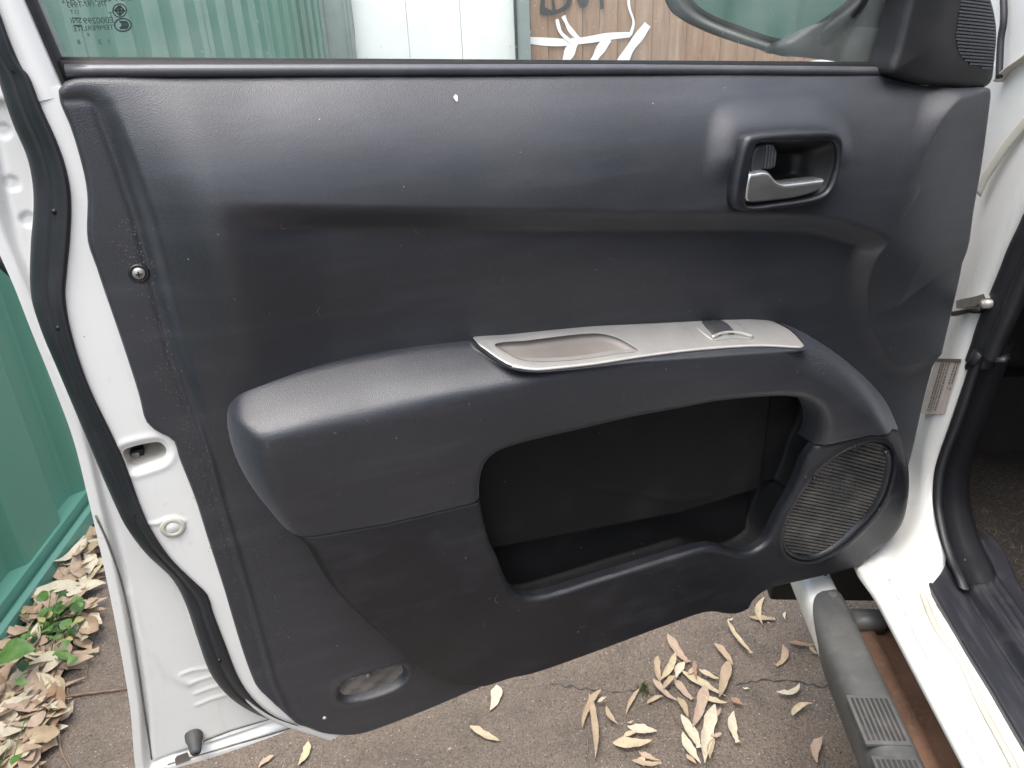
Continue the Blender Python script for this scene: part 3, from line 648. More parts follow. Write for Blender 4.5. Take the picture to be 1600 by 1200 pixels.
# ---- dust grains caught along the crease and the armrest edge, lint and hairs on the trim
rd = np.random.default_rng(4); parts = []
def scatter_line(line, n, sig, off, wf, smin_=.0003, smax_=.0008):
    L_ = resample(line, 400); i = rd.integers(0, 399, n); t_ = L_[i+1]-L_[i]; t_ = t_/(np.linalg.norm(t_, axis=1)[:, None]+1e-9)
    p = L_[i]+np.stack([-t_[:, 1], t_[:, 0]], 1)*(off+rd.normal(0, sig, n))[:, None]+t_*rd.uniform(-.003, .003, n)[:, None]
    w = wf(p[:, 0], p[:, 1])+.0004; r_ = rd.uniform(smin_, smax_, n); e = rd.uniform(.5, 1.2, (2, n))
    for k in range(n):
        x, y, a, b = p[k, 0], p[k, 1], r_[k], w[k]
        parts.append((L3([(x-a, y, b), (x, y-a*e[0, k], b), (x+a*e[1, k], y, b), (x, y+a, b)]), [[0, 1, 2, 3]]))
scatter_line(CREASE[2:13], 520, .007, .010, w_trim)
scatter_line(CREASE[1:6], 130, .006, -.022, w_trim)
scatter_line(LAMP, 160, .004, -.002, w_trim)
scatter_line(ARIGHT, 120, .004, .004, w_pad, .0003, .0007)
scatter_line(Dl([(1255, 560), (1290, 572), (1310, 590)], .055), 50, .010, 0, w_pad, .0004, .0012)
o = joined('dust_grains', parts, 'dust', door); o['kind'] = 'stuff'
parts = []
for k in range(95):
    x, y = rd.uniform(330, 1330), rd.uniform(340, 1100)
    wf = w_trim if y < 490 else w_arm0
    u, v = D((x, y), .03 if y < 490 else .05)
    A_, B_ = np.array([u]), np.array([v])
    if sdf(A_, B_, POCK)[0] > -.012 or sdf(A_, B_, SPK)[0] > -.01 or sdf(A_, B_, SIL)[0] > -.004: continue
    if y >= 490 and sdf(A_, B_, ARM)[0] < .03: continue
    if y < 490 and (sdf(A_, B_, ARM)[0] > -.012 or sdf(A_, B_, BEZ_O)[0] > -.01): continue
    l = rd.uniform(.001, .006) if rd.random() < .8 else rd.uniform(.006, .014); a = rd.uniform(0, 6.28); cv = rd.uniform(-2.2, 2.2)
    pts_ = np.array([(u+l*t*cos(a+cv*t), v+l*t*sin(a+cv*t), 0) for t in np.linspace(0, 1, 6)])
    pts_[:, 2] = wf(pts_[:, 0], pts_[:, 1])+.0022
    parts.append(ribbon(L3(pts_), rd.uniform(.00012, .0003) if l > .003 else .0004, (0, -1, 0)))
o = joined('lint', parts, 'dust', door); o['kind'] = 'stuff'

# ---- white door shell (inner pressing), stepped back towards its hemmed rear edge
WH = -.060
SH_PX = [(-46, 150), (-36, 250), (-18, 340), (0, 391), (23, 443), (49, 510), (84, 597), (115, 681), (140, 780), (164, 885), (185, 990), (203, 1095), (218, 1213), (226, 1216), (262, 1199), (350, 1172), (469, 1137), (600, 1088), (800, 1010), (1080, 915), (1300, 840), (1380, 780), (1425, 640), (1470, 480), (1505, 300), (1515, 165), (1400, 140), (800, 132), (400, 132), (110, 133), (70, 138)]
wsh = [WH]*16+[-.05, -.03]+[-.012]*(len(SH_PX)-18)
SHELL = smooth(Dl(SH_PX, wsh), 400, True)
SEAL_R = [(-128, -310), (-84, -195), (-38, -80), (3, 25), (31, 101), (45, 116), (66, 168), (91, 224), (105, 266), (112, 308), (111, 367), (106, 420), (103, 464), (115, 530), (140, 604), (175, 677), (196, 723), (222, 795), (238, 829), (266, 871), (301, 906), (325, 929), (333, 955), (353, 1007), (374, 1060), (395, 1091), (427, 1118), (466, 1134)]
SEAL_L = [(-206, -310), (-154, -195), (-100, -80), (-48, 25), (-8, 110), (2, 140), (21, 196), (42, 245), (51, 290), (52, 332), (48, 380), (48, 460), (63, 513), (91, 580), (119, 646), (154, 730), (177, 783), (196, 822), (227, 864), (270, 906), (290, 944), (308, 997), (329, 1053), (357, 1088), (390, 1111), (420, 1124), (440, 1130), (464, 1136)]
sR = smooth(SEAL_R, 130); sL = smooth(SEAL_L, 130)
SMID = Dl((sR*.5+sL*.5)[::-1], -.03)              # going up: positive side = towards the trim
LAT_PX = [(193, 704), (210, 697), (240, 691), (250, 691), (258, 698), (260, 708), (253, 718), (232, 726), (212, 732), (203, 731), (198, 724)]
LAT = smooth(Dl(LAT_PX, -.008), 70, True)
RIBS = [Dl(q, WH) for q in ([(284, 1053), (300, 1047), (330, 1043)], [(300, 1066), (325, 1058), (336, 1055)], [(306, 1083), (328, 1075), (340, 1072)], [(308, 1101), (330, 1092), (352, 1086)])]
CURV = smooth(Dl([(199, 930), (207, 965), (225, 1000), (250, 1030), (275, 1058), (295, 1068)], WH), 40)
CURV2 = smooth(Dl([(240, 980), (270, 1010), (300, 1030), (325, 1043)], WH), 30)
LINES = [Dl(q, WH) for q in ([(150, 800), (172, 850), (196, 934), (213, 1025), (226, 1112), (237, 1188)], [(318, 1160), (360, 1144), (420, 1126)])]
HEMB = Dl([(262, 1190), (350, 1164), (440, 1138), (480, 1124)], WH)
def w_shell(A, B):
    ds = side(A, B, SMID)
    w = WH+(-.006-WH)*S(ds, -.020, .016)
    dh = sdf(A, B, SHELL)
    w = w+.006*(1-S(dh, .010, .014))*S(ds, .02, -.03)       # hem flange
    w = w-.0035*np.exp(-((dh-.018)/.0022)**2)*S(-ds, .02, .04)
    for q in RIBS: w = w+.0012*np.exp(-(dist_line(A, B, q)/.0026)**2)
    w = w+.0016*np.exp(-(dist_line(A, B, CURV)/.006)**2)
    for q in LINES[1:]: w = w-.003*np.exp(-(dist_line(A, B, q)/.0022)**2)
    w = w-.0025*np.exp(-(dist_line(A, B, HEMB)/.0016)**2)
    # rolled lip round the latch opening, wave by the plug
    sl_ = sdf(A, B, LAT); w = w-.002*np.exp(-(np.maximum(-sl_, 0)/.004)**2)+.0012*np.exp(-((-sl_-.007)/.004)**2)
    w = w+.0018*np.exp(-(dist_line(A, B, Dl([(232, 818), (245, 818), (258, 812), (272, 809), (288, 815)], -.006))/.002)**2)
    for (x, y) in [(4, 204), (18, 287), (44, 343)]:
        c = D((x, y), WH); w = w-.0022*(1-S(np.hypot(A-c[0], B-c[1]), .0055, .0075))
    return w
shell = clipgrid('door_shell', bbox(SHELL), (.0022, .0022), lambda A, B: np.minimum.reduce([sdf(A, B, SHELL), -sdf(A, B, LAT), .10-sdf(A, B, TRIM), -.048-sdf(A, B, POCK), -.02-sdf(A, B, SPK)]), w_shell, 'white_paint', door, skirt=.009)
# outer skin of the door
sk = []
for k, off in enumerate((0, -.004, -.022, -.034)):
    q = SHELL.copy(); c = q.mean(0); q = c+(q-c)*(1.0, 1.0, .93, .5)[k]
    sk.append(L3(np.column_stack([q, np.full(len(q), WH-.004+off)])))
loft('outer_skin', sk, 'white_paint', shell, closed_s=True, caps=True)
lc = D((228, 711), -.03)
clipgrid('latch_recess', bbox(LAT, .01), (.0015, .0015), lambda A, B: sdf(A, B, LAT)+.003, lambda A, B: -.010-.042*S(sdf(A, B, LAT), -.002, .008), 'dirty_white', shell)
P = L3(uvw([(211, 708)], -.034))[0]
lat = boxes('latch', [(P, I3, (.009, .006, .006))], 'black', door, .001)
boxes('latch_claw', [(P+np.array([.001, -.0065, 0]), I3, (.004, .0015, .004)), (P+np.array([-.006, -.0065, -.010]), I3, (.003, .004, .016))], 'steel', lat, .0008)
P = L3(uvw([(270, 824)], -.005))[0]
plug = revolve('body_plug', [(.0, .0004), (.0070, .0004), (.0074, .0014), (.0085, .0018), (.0118, .0015), (.0128, .0004), (.0128, -.004)], P, (0, -1, 0), 'dirty_white', door, 28)
revolve('plug_centre', [(0, .0010), (.0064, .0010), (.0070, .0003)], P, (0, -1, 0), 'white_paint', plug, 20)
P = L3(uvw([(303, 1151)], WH+.002))[0]; ax = np.array([.05, -1, -.25])
bump_ = revolve('rubber_stop', [(.0, .024), (.0055, .024), (.0070, .0215), (.0092, .008), (.0110, .004), (.0112, -.004)], P, ax, 'step_plastic', door, 22)
axn = ax/np.linalg.norm(ax); revolve('stop_dimple', [(.0, .0245), (.002, .0245), (.0025, .0238)], P, ax, 'black', bump_, 12)
nt_ = L3(uvw([(273, 1186), (276, 1181), (293, 1175), (295, 1181), (297, 1188), (275, 1196)], WH+.0075)); joined('drain_notch', [(list(nt_), [[0, 1, 2, 3, 4, 5]])], 'lamp_plate', shell)
for q_, w_ in ((LINES[0], .0011), (HEMB, .0009), (LINES[1], .0006)):
    P_ = smooth(q_, 50); ww3 = w_shell(P_[:, 0], P_[:, 1])+.0012
    sweep('hem_seam', L3(np.column_stack([P_, ww3])), circ(w_, 6), 'lamp_plate', shell, up=(0, -1, 0))
# black pull handle showing past the rear edge
hp = L3(uvw([(-10, 380), (2, 396), (14, 398), (30, 425), (47, 462), (38, 455), (22, 440), (0, 420)], WH-.012)); c = hp.mean(0)
loft('outer_handle', [hp, hp+np.array([0, .03, 0]), c+(hp-c)*.6+np.array([0, .045, 0])], 'hard_plastic', door, closed_s=True, caps=True)

# ---- weather seal along the rear edge
def between(t, w): return L3(uvw([tuple(x) for x in sL*(1-t)+sR*t], w))
prof = [(0, -.052), (.0, -.036), (.06, -.026), (.16, -.021), (.30, -.017), (.40, -.014), (.46, -.0155), (.50, -.0125), (.66, -.0055), (.82, -.0015), (.93, -.0015), (.985, -.005), (1.0, -.011), (1.0, -.022)]
seal = loft('weather_seal', [between(t, w) for t, w in prof], 'rubber', door)
for p_ in [(22, 110), (85, 331), (91, 513), (155, 666), (213, 806), (301, 916), (343, 1033)]:
    P = L3(uvw([p_], -.0085))[0]; revolve('retainer_hole', [(0, .0008), (.0022, .0006), (.0026, -.004)], P, (0, -1, 0), 'black', seal, 10)

# ---- belt mouldings, window glass, frame
VB0 = lambda px, w: D(px, w)
bl = resample(L3(uvw([(100, 101), (1398, 105)], -.028)), 30)
sweep('outer_belt_strip', bl, boxprof(.006, .006), 'dark_rubber', door)
b2 = resample(L3(uvw([(103, 111), (500, 110), (1000, 109), (1402, 112)], -.010)), 40)
sweep('belt_moulding', b2, [(.0065*cos(a), .0055*sin(a)) for a in np.linspace(0, 2*pi, 15)[:-1]], 'belt_rubber', door)
b3 = resample(L3(uvw([(100, 118), (1408, 116)], -.018)), 30)
sweep('belt_gap', b3, boxprof(.006, .012), 'black', door)
gb0 = np.array(D((99, 101), -.032)); gb1 = np.array(D((1388, 105), -.032))
gt0 = np.array(D((56, 0), -.032)); gdir = (gt0-gb0)/(gt0[1]-gb0[1]); gr1 = np.array(D((1411, 0), -.032)); gdr = (gr1-gb1)/(gr1[1]-gb1[1])
HT = .46
topL = gb0+gdir*HT+np.array([.10, 0]); topR = gb1+gdr*(HT*.93)
sideL = smooth([gb0-gdir*.022, gb0, gb0+gdir*.1, gb0+gdir*.3, gb0+gdir*.42+np.array([.012, 0]), gb0+gdir*HT+np.array([.07, 0.01])], 30)
gtopR = gb1+gdr*.40+np.array([-.36, .0])
sideR = resample([gb1-gdr*.05, gb1, gb1+gdr*.2, gb1+gdr*.34+np.array([-.22, 0])], 16)
topP = smooth([sideL[-1], (sideL[-1]*.5+sideR[-1]*.5)+np.array([0, .025]), sideR[-1]], 16)
gp = np.vstack([sideL[1:], topP[1:-1], sideR[::-1][:-1]])
n_ = len(gp)
V_ = np.vstack([L3(np.column_stack([gp, np.full(n_, -.032)])), L3(np.column_stack([gp, np.full(n_, -.036)]))])
glass = mesh_obj('window_glass', V_, [list(range(n_)), list(range(n_, 2*n_))[::-1]]+[[i, (i+1) % n_, n_+(i+1) % n_, n_+i] for i in range(n_)], 'window_glass', door, smooth_=False)
fpath = np.vstack([sideL, topP[1:]])
fo = lambda P, du, w: L3(np.column_stack([P[:, 0]+du, P[:, 1], np.full(len(P), w)]))
def offs(P, d_):
    t = np.gradient(P, axis=0); t /= np.linalg.norm(t, axis=1)[:, None]; return P+np.stack([-t[:, 1], t[:, 0]], 1)*d_
run = [(0.001, -.026), (-.003, -.020), (.005, -.014), (.009, -.012), (.012, -.018)]
def prof_loft(name, P, prf, matn, par): return loft(name, [L3(np.column_stack([offs(P, d_), np.full(len(P), w)])) for d_, w in prf], matn, par)
fr_ = prof_loft('window_frame', fpath, [(.004, -.040), (.004, -.012), (.0065, -.007), (.026, -.004), (.028, -.009), (.030, -.020), (.032, -.040), (.035, -.062), (.095, -.064), (.095, -.072), (.0, -.072)], 'white_paint', door)
prof_loft('glass_run', fpath, [(-.002, -.028), (-.002, -.020), (.001, -.012), (.0035, -.008), (.005, -.012)], 'dark_rubber', fr_)
sR2 = sideR[::-1] if False else sideR
prof_loft('front_glass_run', sR2, [(.004, -.030), (.004, -.018), (-.004, -.012), (-.006, -.018), (-.012, -.018), (-.013, -.010), (-.022, -.008), (-.022, -.03)], 'dark_rubber', door)
prof_loft('front_frame', sR2, [(.0, -.040), (-.02, -.038), (-.05, -.040), (-.06, -.06)], 'mirror_housing', door)

# ---- corner cover with the tweeter
SAILW = .020
SAIL = smooth(Dl([(1448, -90), (1424, 10), (1408, 75), (1397, 113), (1404, 119), (1442, 131), (1495, 137), (1545, 138), (1555, 128), (1561, 90), (1564, 45), (1556, 0), (1530, -60), (1500, -100)], SAILW), 140, True)
TWE = smooth(Dl([(1488, -70), (1498, 0), (1494, 31), (1491, 63), (1502, 91), (1527, 105), (1556, 106), (1561, 80), (1562, 45), (1553, 0), (1530, -55)], SAILW+.004), 90, True)
def w_sail(A, B):
    s_ = np.maximum(sdf(A, B, SAIL), 0); t_ = sdf(A, B, TWE)
    return SAILW-.004+.009*(1-(1-np.clip(s_/.05, 0, 1))**2)+rnd(s_, .006)
sail = clipgrid('corner_cover', bbox(SAIL), (.0018, .0018), lambda A, B: np.minimum(sdf(A, B, SAIL), .001-sdf(A, B, TWE)), w_sail, 'sail_plastic', door, skirt=.03)
grille('tweeter_grille', TWE, w_sail, radians(-6), .0036, .0010, 'tweeter_mesh', sail, -.0004, .0006, (.0046, .0007, radians(6)))
clipgrid('tweeter_backing', bbox(TWE), (.004, .004), lambda A, B: sdf(A, B, TWE), lambda A, B: w_sail(A, B)-.006, 'black', sail)

# ---- outside mirror (its glass looks back along the car)
md = -dv_*cos(radians(38))+nv_*sin(radians(38)); md[2] = .03; md /= np.linalg.norm(md)
r0 = ray((1210, 30)); M0 = CAM+r0*(-(DD+.10)/(nv_@r0))
e1 = np.cross((0, 0, 1.), md); e1 /= np.linalg.norm(e1); e2 = np.cross(md, e1)
def onM(ps, off=0.0):
    o_ = []
    for p in ps:
        r = ray(p); X = CAM+r*((M0+md*off-CAM)@md)/(r@md)-M0; o_.append((X@e1, X@e2))
    return np.array(o_)
rotd = np.array([[dv_[0], dv_[1], 0], [-nv_[0], -nv_[1], 0], [0, 0, 1.]])
def mmap(a, b, w):
    X = M0+a[..., None]*e1+b[..., None]*e2+w[..., None]*md
    X = X-np.array([door.location[0], door.location[1], door.location[2]]); return X@rotd.T
MOUT = smooth(onM([(1036, -10), (1045, 15), (1061, 29), (1110, 53), (1180, 76), (1225, 88), (1262, 84), (1300, 60), (1345, 10), (1360, -60), (1340, -120), (1250, -150), (1120, -140), (1050, -90)]), 120, True)
MGL = smooth(onM([(1066, -20), (1078, 3), (1099, 21), (1155, 45), (1222, 65), (1243, 59), (1299, 24), (1338, -12), (1345, -60), (1325, -105), (1240, -128), (1130, -120), (1078, -80)], -.004), 120, True)
mo = clipgrid('mirror_housing', bbox(MOUT), (.0028, .0028), lambda A, B: np.minimum(sdf(A, B, MOUT), .002-sdf(A, B, MGL)), lambda A, B: .012*0+rnd(np.maximum(sdf(A, B, MOUT), 0), .008)-.014*(1-S(-sdf(A, B, MGL), .0, .010)), 'mirror_housing', door, skirt=.004, mp=mmap)
clipgrid('mirror_glass', bbox(MGL), (.01, .01), lambda A, B: sdf(A, B, MGL), lambda A, B: -.010+0*A, 'mirror_glass', mo, mp=mmap)
clipgrid('glass_bezel', bbox(MGL), (.0022, .0022), lambda A, B: np.minimum(sdf(A, B, MGL)+.001, .003-sdf(A, B, MGL)), lambda A, B: -.0085+0*A, 'dark_rubber', mo, skirt=.003, mp=mmap)
cm = MOUT.mean(0); bk = []
for k_, o_ in ((1, -.003), (1.02, -.02), (.97, -.06), (.8, -.095), (.4, -.115), (.02, -.12)):
    q = cm+(MOUT-cm)*k_; bk.append(mmap(q[:, 0], q[:, 1], np.full(len(q), o_)))
loft('mirror_shell', bk, 'mirror_housing', mo, closed_s=True)
arm = L3(uvw([(1215, 84), (1262, 90), (1299, 94), (1330, 98), (1392, 104), (1420, -10), (1345, -10), (1300, 28), (1250, 62)], -.055)); c = arm.mean(0)
ma = loft('mirror_arm', [arm, arm+np.array([0, .02, 0]), c+(arm-c)*.85+np.array([0, .05, 0])], 'mirror_housing', door, closed_s=True, caps=True)
bs = L3(uvw([(1331, 46), (1341, 42), (1388, 45), (1380, 99), (1316, 97), (1322, 70)], -.050)); c = bs.mean(0)
loft('base_cover', [c+(bs-c)*.96+np.array([0, -.003, 0]), bs, bs+np.array([0, .01, 0])], 'mirror_base', ma, closed_s=True, caps=True)

# ---- etched marks on the glass (read from outside, so mirrored from here)
def etched(txt, px, py, size_px, squash=1.0):
    cu = bpy.data.curves.new('etched_text', 'FONT'); cu.body = txt; cu.size = 1; cu.align_x = 'CENTER'
    o = bpy.data.objects.new('etched_text', cu); col.objects.link(o)
    dg = bpy.context.evaluated_depsgraph_get(); me = bpy.data.meshes.new_from_object(o.evaluated_get(dg)); bpy.data.objects.remove(o)
    u, v = D((px, py), -.0312); s_ = size_px/1200*.80
    for vt in me.vertices:
        x, y = vt.co.x, vt.co.y
        vt.co = (u-x*s_*squash-U_H, .0312, v+y*s_-.40)
    me.update(); link('etched_text', me, 'etch', glass)
etched('DOT-207 M175 AS2', 152, 2.5, 9.5, 1.0); etched('TIS 197-1993', 137, 11, 8.5, 1.0); etched('11T', 118, 22, 7)
etched('T', 174, 27, 8.5); etched('E000299', 155, 36.5, 10, 1.0); etched('TEMPERLITE', 147, 47.5, 8.2, 1.08); etched('4', 139, 57, 6.5)
etched('1', 171, 68, 7.5); etched('2', 157, 68.5, 7.5); etched('8', 124, 69, 7.5); etched('SNI', 119.5, 36, 8.5)
def ring_mark(name, segs):
    parts = []
    for pts, w_ in segs:
        parts.append(ribbon(L3(uvw(pts, -.0312)), w_, (0, -1, 0)))
    joined(name, parts, 'etch', glass)
ell = lambda cx, cy, rx, ry, a0=0, a1=360, n=40: [(cx+rx*cos(radians(a)), cy+ry*sin(radians(a))) for a in np.linspace(a0, a1, n)]
ring_mark('etched_diamond_mark', [(ell(187, 16.5, 10.5, 10.3), .0005), ([(187, 9), (194.5, 16.5), (187, 24), (179.5, 16.5), (187, 9)], .0009), ([(187, 9), (187, 24)], .0008), ([(179.5, 16.5), (194.5, 16.5)], .0008)])
ring_mark('etched_oval_mark', [(ell(192, 39, 13, 10), .0006), (ell(195.5, 39, 4.2, 5, -100, 100, 16), .0009), (ell(191.5, 39, 4.2, 5, -100, 100, 16), .0009), (ell(187.5, 39, 4.2, 5, -100, 100, 16), .0009)])
ring_mark('etched_frame_lines', [([(113, 28), (127, 28.5)], .0004), ([(115, 39.5), (128, 40)], .0005)])

# ================================================================== the car body on the right
cb = .7*RC+.5*FC
car = empty('car', (cb[0], cb[1], 0), -AZ)
tag(car, 'white car body with open door aperture, black sill plate and side step', 'car')
def K(P):
    P = np.asarray(P, float); return P-np.array([.7, .5, 0])
SILLP = [(.500, .460), (.480, .462), (.468, .465), (.4625, .472), (.4655, .4825), (.498, .4885), (.506, .4855), (.514, .4895), (.545, .492), (.565, .455)]
stations = []
for f in (-1.2, -.4, .2, .5, .64, .75, .85, .93):
    stations.append([(s, f, z) for s, z in SILLP])
stations.append([(s, 1.03-.075*max(0, (k-4))/4, z+(.024 if 7 <= k < 9 else 0)) for k, (s, z) in enumerate(SILLP)])
def pillar(px, sc=.575):
    c = C(px, sc); fi, z = c[1], c[2]
    if px[1] < 360:
        e = (360-px[1])/340; return [(0.6900-.08*e, fi+.27+.25*e, z), (0.6500-.05*e, fi+.25+.22*e, z), (0.6200-.03*e, fi+.23+.18*e, z), (0.6050-.02*e, fi+.20+.14*e, z), (0.5950-.015*e, fi+.17+.10*e, z), (0.5860-.008*e, fi+.13+.06*e, z), (0.5800, fi+.09, z), (0.5765, fi+.055, z), (0.5750, fi, z), (0.6050, fi+.045, z)]
    return [(0.6900, fi+.27, z), (0.6500, fi+.25, z), (0.6200, fi+.23, z), (0.6050, fi+.20, z), (0.5950, fi+.17, z), (0.5860, fi+.13, z), (0.5800, fi+.09, z), (0.5765, fi+.055, z), (0.5750, fi, z), (0.6050, fi+.045, z)]
c = C((1467, 838), .575)
stations.append([(s0*.45+.55*q[0], 1.08-(1.08-c[1])*max(0, k-4)/4 if k < 9 else c[1], .49+(c[2]-.49)*(k/8 if k < 9 else 1)) for k, ((s0, z0), q) in enumerate(zip(SILLP, pillar((1467, 838))))])
for px in [(1458, 785), (1461, 735), (1488, 648), (1511, 580), (1531, 508), (1547, 471), (1568, 423), (1600, 351), (1660, 215), (1740, 20), (1830, -220)]:
    stations.append(pillar(px))
stations = np.array(stations)                      # station, profile, 3
curves = [K(smooth(stations[:, k], 150)) for k in range(stations.shape[1])]
frame = loft('sill_and_pillar', curves, 'white_paint', car)
# seam sealer bead along the sill
bead = smooth([Cz((x, y), .4905) for x, y in [(1423, 890), (1440, 925), (1467, 987), (1499, 1029), (1533, 1101), (1581, 1189), (1640, 1310)]], 60)
bead = np.vstack([bead]); bz = bead.copy(); bz[:, 2] = .4903
sweep('seam_sealer', K(bz), [(.005*cos(a), .0022*sin(a)) for a in np.linspace(0, 2*pi, 9)[:-1]], 'dirty_white', car)
bead2 = smooth([Cz((x, y), .488) for x, y in [(1392, 905), (1412, 945), (1440, 1005), (1475, 1062), (1510, 1130), (1560, 1230)]], 40)
sweep('sill_crease', K(bead2), [(.004*cos(a), .0014*sin(a)) for a in np.linspace(0, 2*pi, 9)[:-1]], 'white_paint', car)
# sticker on the pillar
st = np.array([C(p_, .5728) for p_ in [(1462, 560), (1503, 561), (1476, 647), (1438, 646)]])
mesh_obj('data_label', np.vstack([K(st), K(st+np.array([.0008, 0, 0]))]), [[0, 1, 2, 3], [7, 6, 5, 4], [0, 4, 5, 1], [1, 5, 6, 2], [2, 6, 7, 3], [3, 7, 4, 0]], 'sticker', car, False)
parts = []; rs = random.Random(3)
for col_, t in enumerate((.93, .83, .60, .50, .40, .30)):
    y = .05
    while y < .93:
        ln = rs.uniform(.015, .05); 
        if col_ < 2 and .42 < y < .5: y += .05; continue
        if col_ in (0, 1) and y > .55: break
        a_ = st[0]*(1-t)+st[1]*t; b_ = st[3]*(1-t)+st[2]*t
        p0 = a_+(b_-a_)*y; p1 = a_+(b_-a_)*(y+ln); parts.append(ribbon(K([p0-[.0008, 0, 0], p1-[.0008, 0, 0]]), .0016 if col_ != 3 else .0011, (1, 0, 0))); y += ln+rs.uniform(.006, .02)
for k in range(6):
    a_ = st[0]*(1-.25)+st[1]*.25
a_, b_ = st[0]*.97+st[3]*.03, st[1]*.97+st[2]*.03
parts.append(ribbon(K([a_-[.0008, 0, 0], b_-[.0008, 0, 0]]), .0026, (1, 0, 0)))
joined('label_print', parts, 'sticker_print', car)
# door check link
ck = np.array([C(p_, .566) for p_ in [(1494, 470), (1503, 467), (1520, 464), (1537, 459), (1540, 466), (1533, 474), (1521, 479), (1494, 482)]])
chk = loft('check_link', [K(ck), K(ck+np.array([.006, 0, 0])), K(ck+np.array([.02, .005, 0]))], 'steel', car, closed_s=True, caps=True); chk.data.polygons.foreach_set('use_smooth', [False]*len(chk.data.polygons))
P = K([C((1534, 475), .562)])[0]; revolve('check_bolt', [(.0, -.002), (.0038, -.002), (.005, -.001), (.005, 0), (.0065, 0), (.0065, .012)], P, (1, 0, 0), 'steel', chk, 14)
s3 = np.array([C(p_, .563) for p_ in [(1486, 487), (1510, 483), (1527, 481), (1528, 487), (1522, 490), (1510, 488), (1486, 494)]]); loft('check_strap', [K(s3), K(s3+np.array([.008, 0, 0]))], 'black', chk, closed_s=True, caps=True)
# dirty strip and small seal on the upper pillar, fender edge
def on_pillar(ps, s_=.5775):
    return np.array([C(p_, s_) for p_ in ps])
dl_ = smooth(on_pillar([(1640, 150), (1600, 193), (1573, 226), (1552, 257), (1540, 276), (1528, 302)], .5745), 40)
sweep('pillar_gap_seal', K(dl_), [(.0012*cos(a), .010*sin(a)) for a in np.linspace(0, 2*pi, 11)[:-1]], 'dirty_white', car, up=(0, 0, 1))
dl2 = smooth(on_pillar([(1566, -40), (1568, 0), (1568, 35), (1564, 60), (1561, 122)], .571), 30)
sweep('pillar_seal', K(dl2), circ(.0045, 8), 'rubber', car, up=(1, 0, 0))
dl3 = smooth(on_pillar([(1640, 60), (1600, 92), (1585, 102), (1572, 112), (1560, 126)], .576), 30)
sweep('cowl_edge', K(dl3), circ(.0025, 10, .007), 'dirty_white', car, up=(1, 0, 0))

# opening seal, kick panel
sp_ = smooth([C(p_, .592) for p_ in [(1690, 200), (1648, 290), (1620, 354), (1602, 390), (1588, 425), (1567, 474), (1551, 511), (1540, 545), (1532, 566)]], 60)
os_ = sweep('aperture_seal', K(sp_), [(.017*cos(a)+.002*cos(2*a), .020*sin(a)) for a in np.linspace(0, 2*pi, 15)[:-1]], 'rubber', car, up=(1, 0, 0))
sp2 = smooth([C(p_, .586) for p_ in [(1655, 330), (1632, 372), (1607, 420), (1578, 490), (1560, 530), (1548, 560)]], 40)
sweep('seal_bead', K(sp2), circ(.010, 10, .012), 'rubber', os_, up=(1, 0, 0))
fl = np.array([C(p_, .570) for p_ in [(1521, 545), (1531, 556), (1524, 568), (1508, 578), (1507, 572)]]); loft('seal_flap', [K(fl), K(fl+np.array([.004, 0, 0]))], 'rubber', os_, closed_s=True, caps=True)
KP = smooth([C(p_, .573) for p_ in [(1523, 545), (1509, 588), (1499, 620), (1484, 664), (1467, 709), (1459, 741), (1457, 781), (1460, 805), (1467, 837), (1478, 870), (1490, 895), (1497, 914)]], 80)
def kof(ds_, df_): q = KP.copy(); q[:, 0] += ds_; q[:, 1] += df_; return K(q)
loft('kick_panel', [kof(.012, .012), kof(.0, .0), kof(-.001, -.004), kof(.004, -.010), kof(.010, -.011), kof(.0135, -.006), kof(.0155, .003), kof(.035, .004), kof(.055, .010), kof(.066, .022), kof(.080, .14)], 'kick_plastic', car)
lg = np.array([C(p_, .586) for p_ in [(1528, 556), (1540, 560), (1565, 558), (1570, 566), (1545, 566), (1532, 563)]]); loft('kick_top_edge', [K(lg), K(lg+np.array([.02, .02, -.004]))], 'rubber', car, closed_s=True, caps=True)
# sill scuff plate
ZS = .4965
SC_PX = [(1478, 870), (1465, 879), (1450, 884), (1443, 889), (1441, 899), (1475, 957), (1509, 1016), (1547, 1077), (1581, 1136), (1600, 1168), (1700, 1345), (1900, 1345), (1700, 1098), (1640, 1000), (1600, 936), (1568, 882), (1548, 856), (1520, 845)]
SC = np.array([Cz(p_, ZS)[:2] for p_ in SC_PX]); SC = resample(SC, 260, True)
SCL = np.array([Cz(p_, ZS)[:2] for p_ in SC_PX[4:11]])
cmap = lambda a, b, w: np.stack([a-.7, b-.5, w], -1)
def w_sc(A, B):
    d_ = dist_line(A, B, SCL)
    z = ZS+.004+.7*rnd(np.maximum(sdf(A, B, SC), 0), .004)
    z = z-.012*S(d_, .042, .052)+.020*S(d_, .052, .066)
    rib = .0016*np.maximum(0, np.sin((d_-.07)*2*pi/.012))*S(d_, .070, .074)*(1-S(d_, .104, .108))
    return z+rib+.012*S(B, .93, 1.02)*S(d_, .02, .05)
clipgrid('sill_scuff_plate', bbox(SC), (.0018, .003), lambda A, B: sdf(A, B, SC), w_sc, 'scuff_plastic', car, skirt=.012, mp=cmap)
